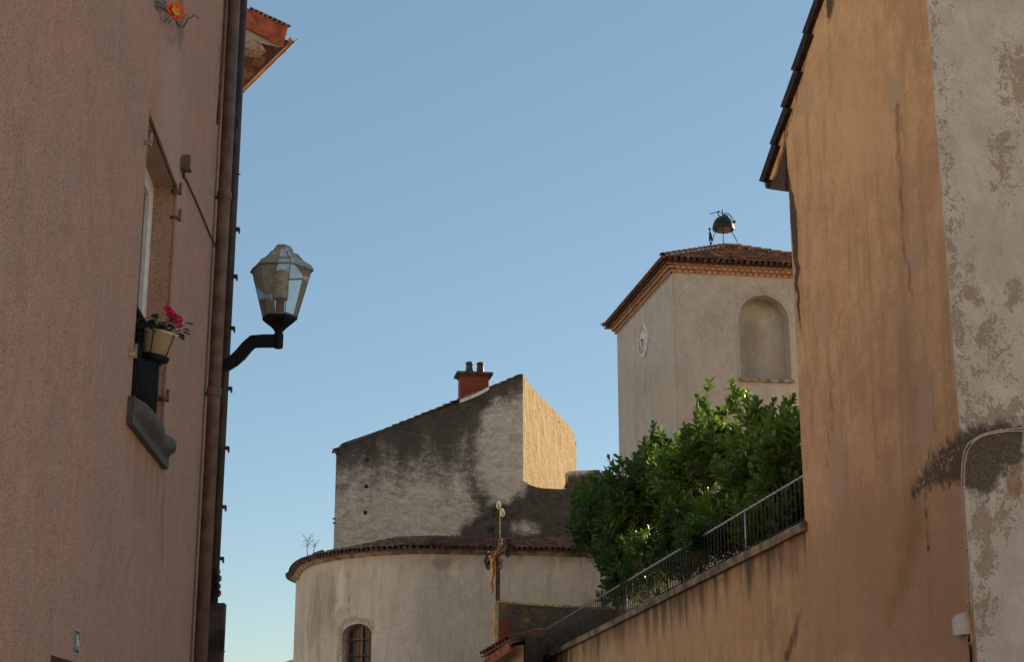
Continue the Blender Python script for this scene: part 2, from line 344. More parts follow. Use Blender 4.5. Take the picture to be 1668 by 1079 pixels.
M['lamp_edge'] = simple('aged_lamp_edge', (.22, .19, .15), .5, 0, .15, 20)
M['diffuser'] = simple('cloudy_diffuser', (.50, .48, .37), .5, 0, .15, 20)
M['pane'] = NT('window_pane').fin((.02, .024, .028), .25, None, 0, .35)
Z = Vector((0, 0, 1))
E1 = Vector((.9859, .1676, 0)); E2 = Vector((-.1676, .9859, 0))        # the church and the right-hand street side share these directions
# ------------------------------------------------------------------ tiles
def tile_column(mb, A, B, side, up, L=.36, r=.085, convex=True, over=.04, lift=.025, dark=False):
    A = Vector(A); B = Vector(B); d = B-A; n = max(1, int(round(d.length/L)))
    if d.length < .05: return
    d.normalize(); seg = (B-A).length/n
    for j in range(n):
        jt = random.uniform(-.012, .012); lo = A+d*(seg*j-over)+side*jt+up*lift; hi = A+d*(seg*(j+1))+side*jt
        tint = min(1, max(0, random.gauss(.45, .25))); rr = []
        for p, r_ in ((lo, r), (hi, r*.86)):
            ring = []
            for k in range(6):
                a = math.pi*k/5; h = math.sin(a)*r_*.85
                ring.append(p+side*math.cos(a)*r_+up*(h if convex else -h+.05))
            rr.append(ring)
        rr2 = [[q-up*.014 for q in rr[0]]]+[rr[0]]+[rr[1]]       # small lip gives the tile its thickness
        mb.loft(rr2, closed=False, cap=False, tint=tint)
def tile_plane(mb, E0, E1_, top, pitch=.205, L=.36, r=.088, base_drop=.03):
    """columns from the eave line E0-E1_ up to top(u) -> upper point; u in 0..1"""
    E0 = Vector(E0); E1_ = Vector(E1_); W = (E1_-E0).length; side = (E1_-E0).normalized(); n = max(1, int(W/pitch))
    for i in range(n):
        u = (i+.5)/n; A = E0.lerp(E1_, u); B = top(u); up = side.cross((B-A)).normalized()
        if up.z < 0: up = -up
        tile_column(mb, A, B, side, up, L, r)
        u2 = (i+1)/n; A2 = E0.lerp(E1_, u2); B2 = top(u2)
        if i < n-1: tile_column(mb, A2+up*(-.035), B2+up*(-.035), side, up, L, r*.9, convex=False)
# ================================================================== SETTING
g = MB(); S = 2500
g.quad((-S, -S, 0), (S, -S, 0), (S, S, 0), (-S, S, 0)); g.build('ground', M['ground'])['kind'] = 'structure'
bounce_hill = MB(); rows = []
for i in range(55):                      # unseen pale slope added behind the viewer to bounce sunlight into the street
    a = R(100+i*3.7); row = []
    for k, (r_, h_) in enumerate(((55, 0), (75, 18), (105, 45), (150, 72), (220, 100), (330, 120), (480, 130), (900, 0))):
        e = min(1, i/5, (54-i)/5); row.append((r_*math.sin(a), r_*math.cos(a), max(-.4, h_*e*(1+.12*mnoise.noise(Vector((i*.35, k*.9, 1))))-.3)))
    rows.append(row)
bounce_hill.loft(rows, closed=False, cap=False); bounce_hill.build('bounce_hill', M['bounce_slope'])['kind'] = 'structure'
# ================================================================== LEFT HOUSE
dL = Vector((-.077, 1, 0)).normalized(); nL = Vector((1, .077, 0)).normalized(); pL = Vector((-2, 0, 0))
def LW(px, py, off=0.0): return atP(px, py, pL+nL*off, nL)
def Lu(px, py, off=0.0): p = LW(px, py, off); return (p-pL).dot(dL), p.z
def LP(u, z, off=0.0): q = pL+dL*u+nL*off; return Vector((q.x, q.y, z))
uc = Lu(363, 500)[0]
lh = thing('town_house', LP(uc/2, 0), 'tall pink roughcast house on the left with a white window and grey sill', 'house')
wu0, wz1 = Lu(243, 190); wu1 = Lu(286, 306)[0]; wz0 = Lu(210, 650)[1]-.02
wz1 = (wz1+Lu(286, 306)[1])/2
du0, dz1 = Lu(83, 1068); du1 = du0+1.05
mb = MB()
def Lmask():
    return {'rusty': lambda x, y: m_poly(x, y, [(200, 664), (212, 680), (275, 758), (262, 775), (215, 730), (196, 690)], 12)*.9, 'drip': lambda x, y: np.maximum.reduce([m_line(x, y, [(222+i*9, 690+i*11), (219+i*9, 800+i*11+30*(i % 3))], 3, 4)*.8 for i in range(6)]+[m_poly(x, y, [(205, 660), (275, 750), (262, 900), (195, 850)], 40)*.6]),
            'pale': lambda x, y: np.maximum(m_poly(x, y, [(270, 60), (300, 90), (305, 250), (290, 420), (262, 200)], 30), m_line(x, y, [(240, 780), (243, 900)], 8, 20)*.8),
            'grey': lambda x, y: np.maximum.reduce([m_poly(x, y, [(284, -5), (299, -5), (297, 60), (293, 97), (289, 60)], 3), m_line(x, y, [(341, 300), (343, 318)], 2, 2)*.8, m_line(x, y, [(368, 0), (357, 80), (353, 135)], 1.5, 2)*.8, m_line(x, y, [(268, 640), (268, 662)], 2.5, 2)*.7])}
ops = [(du0, du1, 0.0, lambda u: dz1), (wu0, wu1, wz0, lambda u: wz1)]
panel(mb, lambda u, z: LP(u, z), cuts(-3, uc, .09, (wu0, wu1, du0, du1)), opening(0, 12.4, ops), .09)
mb.quad(LP(uc, 0), LP(uc, 0, -8), LP(uc, 12.4, -8), LP(uc, 12.4)); mb.quad(LP(-3, 0, -8), LP(-3, 0), LP(-3, 12.4), LP(-3, 12.4, -8))
DR = .24
for (a, b, lo, hi) in ((wu0, wu1, wz0, wz1), (du0, du1, 0, dz1)):
    mb.quad(LP(a, lo), LP(a, lo, -DR), LP(a, hi, -DR), LP(a, hi)); mb.quad(LP(b, lo, -DR), LP(b, lo), LP(b, hi), LP(b, hi, -DR))
    mb.quad(LP(a, hi, -DR), LP(b, hi, -DR), LP(b, hi), LP(a, hi)); mb.quad(LP(a, lo), LP(b, lo), LP(b, lo, -DR), LP(a, lo, -DR))
mb.build('wall', M['left_wall'], lh, Lmask())
mb = MB(); mb.prism([LP(-3.4, 12.2, .5), LP(uc+.3, 12.2, .5), LP(uc+.3, 14, -4), LP(-3.4, 14, -4)], (0, 0, .14)); mb.build('roof', M['tile'], lh)
# window
def frame(mb, a, b, lo, hi, off, wd, th):
    for (x0, x1, y0, y1) in ((a, a+wd, lo, hi), (b-wd, b, lo, hi), (a+wd, b-wd, lo, lo+wd), (a+wd, b-wd, hi-wd, hi)):
        mb.box8([LP(x0, y0, off), LP(x1, y0, off), LP(x1, y0, off-th), LP(x0, y0, off-th), LP(x0, y1, off), LP(x1, y1, off), LP(x1, y1, off-th), LP(x0, y1, off-th)])
mb = MB(); frame(mb, wu0, wu1, wz0, wz1, -DR+.05, .05, .045); mid_ = (wu0+wu1)/2; frame(mb, wu0+.05, mid_-.002, wz0+.05, wz1-.05, -DR+.035, .075, .05); frame(mb, mid_+.002, wu1-.05, wz0+.05, wz1-.05, -DR+.035, .075, .05)
win = mb.build('window', M['white'], lh)
mb = MB(); mb.quad(LP(wu0, wz0, -DR), LP(wu1, wz0, -DR), LP(wu1, wz1, -DR), LP(wu0, wz1, -DR)); mb.build('pane', M['pane'], win)
mb = MB(); mb.quad(LP(du0, 0, -DR+.01), LP(du1, 0, -DR+.01), LP(du1, dz1, -DR+.01), LP(du0, dz1, -DR+.01)); mb.build('door', M['wood_dark'], lh)
# raised plaster band along the window edge
mb = MB()
mb.box8([LP(wu1, wz0, .018), LP(wu1+.09, wz0, .018), LP(wu1+.09, wz0, -.01), LP(wu1, wz0, -.01), LP(wu1, wz1+.06, .018), LP(wu1+.09, wz1+.06, .018), LP(wu1+.09, wz1+.06, -.01), LP(wu1, wz1+.06, -.01)])
mb.box8([LP(wu0-.02, wz1, .02), LP(wu1, wz1, .02), LP(wu1, wz1, -.01), LP(wu0-.02, wz1, -.01), LP(wu0-.02, wz1+.06, .02), LP(wu1, wz1+.06, .02), LP(wu1, wz1+.06, -.01), LP(wu0-.02, wz1+.06, -.01)])
mb.build('window_surround', M['left_wall'], lh, Lmask())
# moulded sill, serpentine front
s0, szt = wu0-.13, wz0+.03; s1 = wu1+.22; N = 40; prof = pl([(0, .02), (.03, .10), (.12, .15), (.3, .17), (.42, .155), (.55, .12), (.66, .11), (.74, .13), (.86, .20), (.95, .20), (1, .10)])
mb = MB(); mb.box8([LP(s0, szt-.21, .05), LP(s1, szt-.21, .05), LP(s1, szt-.21, -.03), LP(s0, szt-.21, -.03), LP(s0, szt, .055), LP(s1, szt-.02, .055), LP(s1, szt-.02, -.03), LP(s0, szt, -.1)])
prof = pl([(0, .0), (.06, .05), (.12, .085), (.25, .10), (.36, .10), (.5, .105), (.6, .09), (.68, .055), (.74, .06), (.82, .115), (.88, .125), (.94, .10), (.965, .03), (1, .0)]); rings = []
for k in range(N+1):
    t = k/N; u = lerp(s0+.06, s1-.03, t); p = prof(t)*.75+.053
    rings.append([LP(u, szt-.15, .04), LP(u, szt-.14, .054), LP(u, szt-.115, .054+(p-.054)*.35), LP(u, szt-.09, .054+(p-.054)*.9), LP(u, szt-.05, p), LP(u, szt-.015, p*.98), LP(u, szt+.004, p*.8), LP(u, szt+.004, .02)])
mb.loft(rings); mb.build('window_sill', M['stone'], lh)
# iron guard in the opening
mb = MB(); gz1 = Lu(222, 492, -.03)[1]; gz0 = wz0+.05
for k in range(15):
    u = lerp(wu0+.05, wu1-.05, k/14); mb.tube([LP(u, gz0, -.05), LP(u, gz1-.02, -.05)], .011, 6)
for zz in (gz0+.04, gz1-.02, gz1-.14): mb.box8([LP(wu0, zz-.012, -.03), LP(wu1, zz-.012, -.03), LP(wu1, zz-.012, -.07), LP(wu0, zz-.012, -.07), LP(wu0, zz+.012, -.03), LP(wu1, zz+.012, -.03), LP(wu1, zz+.012, -.07), LP(wu0, zz+.012, -.07)])
for k in range(7):
    u = lerp(wu0+.2, wu1-.1, k/6); mb.tube([LP(u+.05*math.cos(a), gz1-.075+.05*math.sin(a), -.05) for a in [i*math.pi/4 for i in range(9)]], .006, 5)
mb.build('window_guard', M['black_metal'], lh)
# hinge pins of lost shutters
for (px, py) in ((216, 577), (289, 355), (241, 232), (269, 650), (290, 312)):
    q = LW(px, py, .03); mb = MB(); mb.tube([q-nL*.06, q+nL*.02], .022, 8); mb.tube([q+nL*.02-Z*.03, q+nL*.02+Z*.08], .014, 8); mb.build('shutter_pin', M['beam'] if py in (577, 232) else M['pipe'], lh)
# drainpipe and conduit
def pipe_line(x0, x1, off, r, y0=-60, y1=1120):
    u = Lu(x0*.5+x1*.5, 540, off)[0]; return u
up_ = Lu(354, 540, .10)[0]
mb = MB(); mb.tube([LP(up_, 0, .1), LP(up_, 12.2, .1)], .068, 14); dp = mb.build('drainpipe', M['pipe'], lh)
for y in (280, 650):
    z = LW(354, y, .1).z; mb = MB(); mb.lathe(LP(up_, z-.05, .1), [(.07, 0), (.08, .01), (.08, .09), (.07, .1)], 14); mb.tube([LP(up_+.06, z, .1), LP(up_+.06, z, 0)], .015, 6); mb.build('collar', M['pipe'], dp)
u2 = up_-.17; mb = MB(); z1_ = LW(352, 150).z
mb.tube([LP(u2+.02, 12.2, .03), LP(u2+.02, z1_+.7, .03), LP(u2-.04, z1_, .03), LP(u2-.04, z1_-.3, .02)], .022, 8); mb.build('thin_pipe', M['pipe'], lh)
u3 = Lu(371, 540, .06)[0]; mb = MB(); zz = 2.9; mb.tube([LP(u3, zz, .05), LP(u3, 11.0, .05)], .05, 10); cd = mb.build('conduit', M['pipe_dark'], lh)
for y in (340, 432, 530, 640, 745, 845, 930):
    z = LW(368, y, .05).z; mb = MB(); mb.box(LP(u3, z, .09), dL, nL, Z, .03, .05, .018); mb.box(LP(u3, z-.02, .135), dL, nL, Z, .012, .01, .03); mb.build('clamp', M['pipe_dark'], cd)
mb = MB(); pts = [LW(px, py, .1) for (px, py) in ((381, 175), (386, 190), (387, 205), (384, 222), (380, 232))]
mb.tube(pts, .012, 6); mb.build('wire_loop', M['pipe_dark'], lh)
mb = MB(); mb.tube([LW(380, 283, .05), LW(391, 284, .16)], .008, 6); mb.build('wire_hook', M['pipe_dark'], lh)
for py, k in ((933, .05), (944, .085), (957, .06), (968, .075)):
    mb = MB(); mb.tube([LW(352+k*60, py, .05), LW(352+k*60, py-3, .07+k*.8), LW(352+k*60, py+4, .09+k*.9)], [.03, .025, .012], 7); mb.build('cable_clip', M['pipe_dark'], lh)
# meter cabinet at the corner
q = LW(352, 1022, .09); top_ = LW(352, 983, .09).z
mb = MB(); mb.box((q.x, q.y, top_/2+.6), dL, nL, Z, .12, .09, top_/2-.6); mb.build('cable_cover', M['pipe_dark'], lh)
mb = MB(); q2 = LW(360, 1043, .18); mb.box(q2, dL, nL, Z, .07, .035, .10); mb.tube([q2-Z*.1, q2-Z*.15+nL*.03, q2-Z*.12+nL*.05], .006, 6); mb.build('socket_box', M['dark_iron'], lh)
# number plate
a_, b_ = Lu(118, 1066)[0], Lu(129, 1066)[0]; zt = Lu(125, 1027)[1]; zb = Lu(119, 1067)[1]
a_ = Lu(121, 1026)[0]; b_ = Lu(129, 1030)[0]; zt = Lu(125, 1028)[1]; zb = Lu(119, 1066)[1]; bp = LP((a_+b_)/2, zb)
npl = thing('house_number_plate', bp, 'small blue house number plate reading 14 on the pink wall', 'number plate')
mb = MB(); mb.box(LP((a_+b_)/2, (zt+zb)/2, .003), dL, nL, Z, (b_-a_)/2, .003, (zt-zb)/2); mb.build('plate', M['plate'], npl)
mb = MB()
for z in (zt, zb): mb.box(LP((a_+b_)/2, z, .004), dL, nL, Z, (b_-a_)/2+.004, .0045, .006)
for u in (a_, b_): mb.box(LP(u, (zt+zb)/2, .004), dL, nL, Z, .003, .004, (zt-zb)/2)
mb.build('rim', M['plate_rim'], npl)
W = b_-a_; H = zt-zb; mb = MB()
def stroke(p, q, wd=.022):
    P0 = LP(a_+W*p[0], zb+H*p[1], .008); P1 = LP(a_+W*q[0], zb+H*q[1], .008); d = (P1-P0); s_ = d.cross(nL).normalized()*wd/2
    mb.prism([P0-s_, P0+s_, P1+s_, P1-s_], nL*.003)
stroke((.30, .2), (.30, .8)); stroke((.30, .8), (.17, .66)); stroke((.62, .82), (.48, .42)); stroke((.48, .42), (.88, .42)); stroke((.74, .62), (.74, .2))
mb.build('digits', M['digit'], npl)
# sensor box with cable
q = LW(304, 265, .05); sb = thing('wall_sensor', LW(304, 278), 'small grey box on the pink wall above a diagonal black cable', 'sensor box')
mb = MB(); mb.box(q, dL, nL, Z, .04, .035, .065); mb.box(q-Z*.07, dL, nL, Z, .05, .045, .008); mb.build('housing', M['pipe'], sb)
mb = MB(); mb.box(LW(299, 284, .01), dL, nL, Z, .03, .015, .03); mb.build('bracket', M['pipe_dark'], sb)
mb = MB(); mb.tube([LW(x, y, .012) for x, y in ((299, 284), (306, 298), (317, 322), (330, 352), (340, 377), (348, 394), (352, 402))], .009, 6); tag(mb.build('wall_cable', M['pipe_dark'], base=LW(352, 402)), 'thin black cable running diagonally down from the grey sensor box', 'cable')
# orange flower with curly stem
fb = LW(282, 18, .06); fl = thing('ornamental_flower', fb, 'orange flower on a curly stem fixed high on the pink wall', 'flower')
mb = MB(); my = MB()
def petals(mb, c, nax, r, n, cup=.35, ph=0, wid=.5):
    nax = Vector(nax).normalized(); a = nax.cross(Z).normalized(); b = nax.cross(a)
    for k in range(n):
        th = 2*math.pi*k/n+ph; d = a*math.cos(th)+b*math.sin(th); s_ = nax.cross(d)*r*wid
        i = mb.add([c, c+d*r*.5+s_+nax*r*cup*.5, c+d*r+s_*.5+nax*r*cup*random.uniform(.6, 1.4), c+d*r*1.06-s_*.3+nax*r*cup, c+d*r*.5-s_+nax*r*cup*.4])
        mb.face(i, .5)
for (px, py, r, ph) in ((276, 14, .05, 0), (287, 12, .055, .5), (291, 21, .055, 1), (282, 25, .05, .2), (276, 20, .045, .7), (284, 18, .05, .4)):
    petals(mb, LW(px, py, .07), nL*1+Vector((0, -1, 0)), r, 6, .5, ph, .6)
petals(my, LW(284, 18, .11), nL-dL, .04, 5, .6, .1, .5)
mb.build('petals', M['petal_orange'], fl); my.build('stamens', M['petal_yellow'], fl)
mb = MB(); mb.tube([LW(x, y, .07) for x, y in ((285, 27), (288, 36), (293, 42), (299, 43), (303, 36), (306, 30), (312, 28), (316, 24), (320, 26), (326, 30))], [.010, .010, .010, .010, .009, .008, .008, .007, .007, .004], 6); mb.build('stem', M['twig'], fl)
def leafshape(mb, p, d, nrm, L, Wd, tint=.5, fold=.25, curl=.2):
    d = d.normalized(); s_ = nrm.cross(d).normalized(); u = d.cross(s_).normalized()
    if u.dot(nrm) < 0: u = -u
    W2 = Wd/2
    i = mb.add([p, p+d*L*.3-s_*W2*.65+u*fold*W2, p+d*L*.33, p+d*L*.3+s_*W2*.65+u*fold*W2,
                p+d*L*.68-s_*W2+u*(fold*W2-curl*L*.15), p+d*L*.68-u*curl*L*.15, p+d*L*.68+s_*W2+u*(fold*W2-curl*L*.15), p+d*L-u*curl*L*.4])
    for q in ((0, 2, 1), (0, 3, 2), (1, 2, 5, 4), (2, 3, 6, 5), (4, 5, 7), (5, 6, 7)): mb.face([i[k] for k in q], tint, True)
mb = MB()
for (x0, y0, x1, y1) in ((272, 14, 262, 4), (275, 20, 264, 12), (276, 26, 270, 34), (280, 30, 276, 36), (272, 8, 266, 0), (284, 52, 288, 66), (283, 55, 282, 70)):
    a = LW(x0, y0, .05); b = LW(x1, y1, .05); leafshape(mb, a, b-a, nL, (b-a).length*1.3, .03, .5)
mb.build('leaves', M['leaf_pot'], fl)
# flower pot on the guard
pc = LW(257, 590, .12); pz = pc.z; ptilt = (Z*.93+nL*-.0+dL*.0).normalized()
pc = LW(253, 585, .13); top = LW(268, 555, .20)
ax = (Vector((0.18, -.05, 1))).normalized()
fp = thing('flower_pot', pc, 'ivory pot of pink cyclamen hanging on the black window guard', 'flower pot')
mb = MB(); mb.lathe(pc, [(.085, 0), (.125, .19), (.135, .19), (.135, .215), (.12, .215), (.11, .19)], 20, ax); mb.build('pot', M['pot'], fp)
mb = MB(); mb.lathe(pc-ax*.02, [(.07, 0), (.10, .005), (.108, .03), (.108, .045), (.09, .05)], 20, ax)
for th in (0.2, 1.4, 2.6, 4.2, 5.3):
    a = ax.cross(Vector((0, 1, 0))).normalized(); b = ax.cross(a); d = a*math.cos(th)+b*math.sin(th); mb.tube([pc+d*.105, pc+ax*.2+d*.145], .005, 5)
mb.tube([pc+ax*.2-nL*.13, LP((pc-pL).dot(dL), gz1, -.05)], .007, 5); mb.build('holder', M['black_metal'], fp)
mb = MB(); cc = pc+ax*.22
for k in range(90):
    th = random.uniform(0, 6.28); r = random.uniform(.02, .2); p = cc+Vector((math.cos(th)*r, math.sin(th)*r, random.uniform(-.02, .10)*(1.2-r*3)))
    d = Vector((math.cos(th), math.sin(th), random.uniform(-.5, .4))); leafshape(mb, p, d, Vector((random.uniform(-.4, .4), random.uniform(-.4, .4), 1)), random.uniform(.06, .1), random.uniform(.05, .085), random.random())
mb.build('leaves', M['leaf_pot'], fp)
mb = MB()
for (px, py) in ((272, 503), (276, 506), (280, 510), (278, 514), (284, 515), (288, 517), (292, 520), (284, 523), (289, 527), (293, 530), (281, 519), (275, 511)):
    petals(mb, LW(px, py, .2), Vector((random.uniform(-.3, .6), -1, random.uniform(-.6, .2))), .028, 5, .3, random.random(), .5)
mb.build('blossoms', M['petal_pink'], fp)
mb = MB()
for (px, py) in ((276, 512), (284, 522), (290, 528)): mb.tube([LW(px, py, .2), LW(278, 545, .17)], .003, 4)
mb.build('flower_stalk', M['twig'], fp)
# ================================================================== NEIGHBOUR HOUSE with projecting eave
ed = Vector((-.5, .866, 0)); eo = Vector((.866, .5, 0)); T = atY(478, 60, 20.0)
def GP(px, py): return atP(px, py, T, ed)
nh = thing('town_house', (T-eo*.9).xy.to_3d(), 'further house on the left showing only its overhanging eave with terracotta verge', 'house')
c0 = T-eo*.95+ed*.28; c0.z = 0; mb = MB(); hh = GP(400, 60).z
mb.prism([c0, c0+ed*9, c0+ed*9-eo*5, c0-eo*5], (0, 0, T.z-.1)); mb.build('wall', M['left_wall'], nh)
sl = (GP(393, 8)-GP(469, 43)); sl_dir = sl.normalized()          # rake going up to the left
tip = GP(478, 62)
mb = MB(); a = GP(472, 62)+ed*.08; mb.prism([a, a+sl_dir*6, a+sl_dir*6-Z*.05, a-Z*.05], ed*9); 
for k in range(14): mb.box(a+sl_dir*.3+ed*(.4+k*.62)-Z*.1+sl_dir*1.0, sl_dir, ed, Z, .9, .05, .05)
mb.build('soffit', M['wood_dark'], nh)
mb = MB(); mb.prism([GP(392, 8), GP(469, 43), GP(461, 76), GP(391, 39)], ed*.03); mb.build('verge_tile', M['terracotta'], nh)
mb = MB(); E0 = GP(474, 48); 
tile_plane(mb, E0+ed*.22, E0+ed*9, lambda u: E0+ed*(.22+8.78*u)+sl_dir*4.5, .22, .4, .095)
for k in range(9): p = GP(469, 43)+sl_dir*(.07*k)-ed*.02; mb.box(p+Z*.005, sl_dir, ed, Z, .028, .03, .008, random.random())
mb.build('roof', M['tile'], nh)
mb = MB(); mb.prism([GP(391, 38)+ed*.04, GP(458, 74)+ed*.04, GP(391, 57)+ed*.04], ed*.03); mb.build('gable_panel', M['panel'], nh)
mb = MB(); mb.prism([GP(390, 56), GP(420, 65), GP(434, 83), GP(405, 80), GP(390, 76)], ed*.25); mb.build('beam_end', M['beam'], nh)
mb = MB(); mb.prism([GP(390, 85)+ed*.3, GP(405, 88)+ed*.3, GP(405, 95)+ed*.3, GP(390, 92)+ed*.3], ed*.2)
for k in range(6): p = GP(436-k*8, 84+k*9)+ed*(.35+k*.25); mb.box(p, eo, ed, Z, .06, .1, .035)
mb.build('corbel_brick', M['tile_dark'], nh)
mb = MB(); path = [tip+ed*s_ for s_ in np.linspace(-.02, 9, 14)]
rings = [[p+eo*(.055*math.cos(a))+Z*(.055*math.sin(a)-.0) for a in np.linspace(math.pi, 2*math.pi, 7)]+[p+eo*(.045*math.cos(a))+Z*(.045*math.sin(a)) for a in np.linspace(2*math.pi, math.pi, 7)] for p in path]
mb.loft(rings)
for s_ in np.linspace(.4, 8, 9): mb.lathe(tip+ed*s_, [(.06, -.02), (.062, .02)], 10, ed)
mb.build('gutter', M['gutter'], nh)
# ================================================================== STREET LAMP
lb = LP(Lu(366, 598)[0], atY(366, 598, 17).z); lm = thing('street_lamp', lb, 'six sided lantern on a curved black bracket fixed to the house corner', 'street lamp')
LY = 17.0; mb = MB()
cl = [(470, 556, 10), (452, 556, 10), (430, 556, 9.8), (412, 557, 9.8), (402, 566, 9.5), (392, 578, 9.5), (381, 588, 9.2), (370, 595, 9), (358, 598, 9)]
rings = []; px2m = LY/FPX*1.02
for k, (x, y, hw) in enumerate(cl[1:]):
    p = atY(x, y, LY); q0 = cl[max(k, 1)]; q1 = cl[min(k+2, len(cl)-1)]; tx, ty = q1[0]-q0[0], q1[1]-q0[1]; l = math.hypot(tx, ty); nx, ny = -ty/l, tx/l
    A = atY(x+nx*hw, y+ny*hw, LY); B = atY(x-nx*hw, y-ny*hw, LY); t_ = Vector((0, .035, 0)); rings.append([A-t_, A+t_, B+t_, B-t_])
mb.loft(rings, smooth=False); p = atY(453, 568, LY); mb.lathe(p, [(.04, 0), (.052, .01), (.055, .02), (.055, .165), (.045, .175), (.045, .2), (.058, .205), (.058, .225), (.045, .23), (.045, .3)], 14)
mb.build('bracket', M['black_metal'], lm)
mb = MB(); mb.lathe(LP(Lu(366, 598)[0], p.z-.25, -.02), [(.07, 0), (.07, .03)], 14, nL); mb.build('wall_flange', M['black_metal'], lm)
lx = atY(456, 520, LY); ang0 = R(-6)
def hexr(rad, z, n=6): return [Vector((lx.x+rad*math.cos(ang0+2*math.pi*k/n), lx.y+rad*math.sin(ang0+2*math.pi*k/n), z)) for k in range(n)]
zb_ = atY(456, 519, LY).z; zr = atY(456, 441, LY).z; zc = atY(456, 412, LY).z; zc2 = atY(456, 400, LY).z
mb = MB(); mb.loft([hexr(.05, zb_-.15), hexr(.10, zb_-.10), hexr(.20, zb_-.02), hexr(.205, zb_+.005)], smooth=False); mb.build('base', M['black_metal'], lm)
mb = MB(); mb.loft([hexr(.195, zb_+.005), hexr(.345, zr)], cap=False, smooth=False)
gl_ = mb.build('glass_body', M['glass'], lm)
mb = MB(); ra = hexr(.197, zb_+.005); rb = hexr(.347, zr)
for k in range(6): mb.tube([ra[k], rb[k]], .0045, 6); mb.tube([ra[k]+Z*.012, ra[(k+1) % 6]+Z*.012], .012, 6)
mb.build('glazing_bar', M['lamp_edge'], lm)
mb = MB(); mb.loft([hexr(.365, zr-.02), hexr(.37, zr+.005), hexr(.33, zr+.05), hexr(.25, zr+.10), hexr(.17, zc-.02), hexr(.125, zc-.005), hexr(.12, zc+.025), hexr(.085, zc2-.01), hexr(.06, zc2)], smooth=False, cap=False); mb.face(mb.add(hexr(.06, zc2)), .5); mb.build('hood', M['acrylic'], lm)
mb = MB()
for k in range(6): mb.tube([hexr(.362, zr-.01)[k], hexr(.362, zr-.01)[(k+1) % 6]], .010, 6); mb.tube([hexr(.366, zr)[k], hexr(.33, zr+.05)[k], hexr(.25, zr+.10)[k], hexr(.17, zc-.02)[k]], .006, 5)
mb.build('rim', M['lamp_edge'], lm)
mb = MB(); z0_ = atY(452, 488, LY).z; z1_ = atY(452, 444, LY).z; cx_ = Vector((lx.x-.005, lx.y, 0))
pr = [(.06, 0)]
for k in range(12): h = (z1_-z0_)*k/12; pr += [(.092, h+.004), (.088, h+.015)]
pr += [(.09, z1_-z0_), (.03, z1_-z0_+.015), (.012, z1_-z0_+.03)]
mb.lathe(cx_+Z*z0_, pr, 16); mb.build('diffuser', M['diffuser'], lm)
mb = MB(); mb.lathe(cx_+Z*zb_, [(.055, 0), (.05, .02), (.05, z0_-zb_)], 14); mb.build('lamp_holder', M['pipe'], lm)
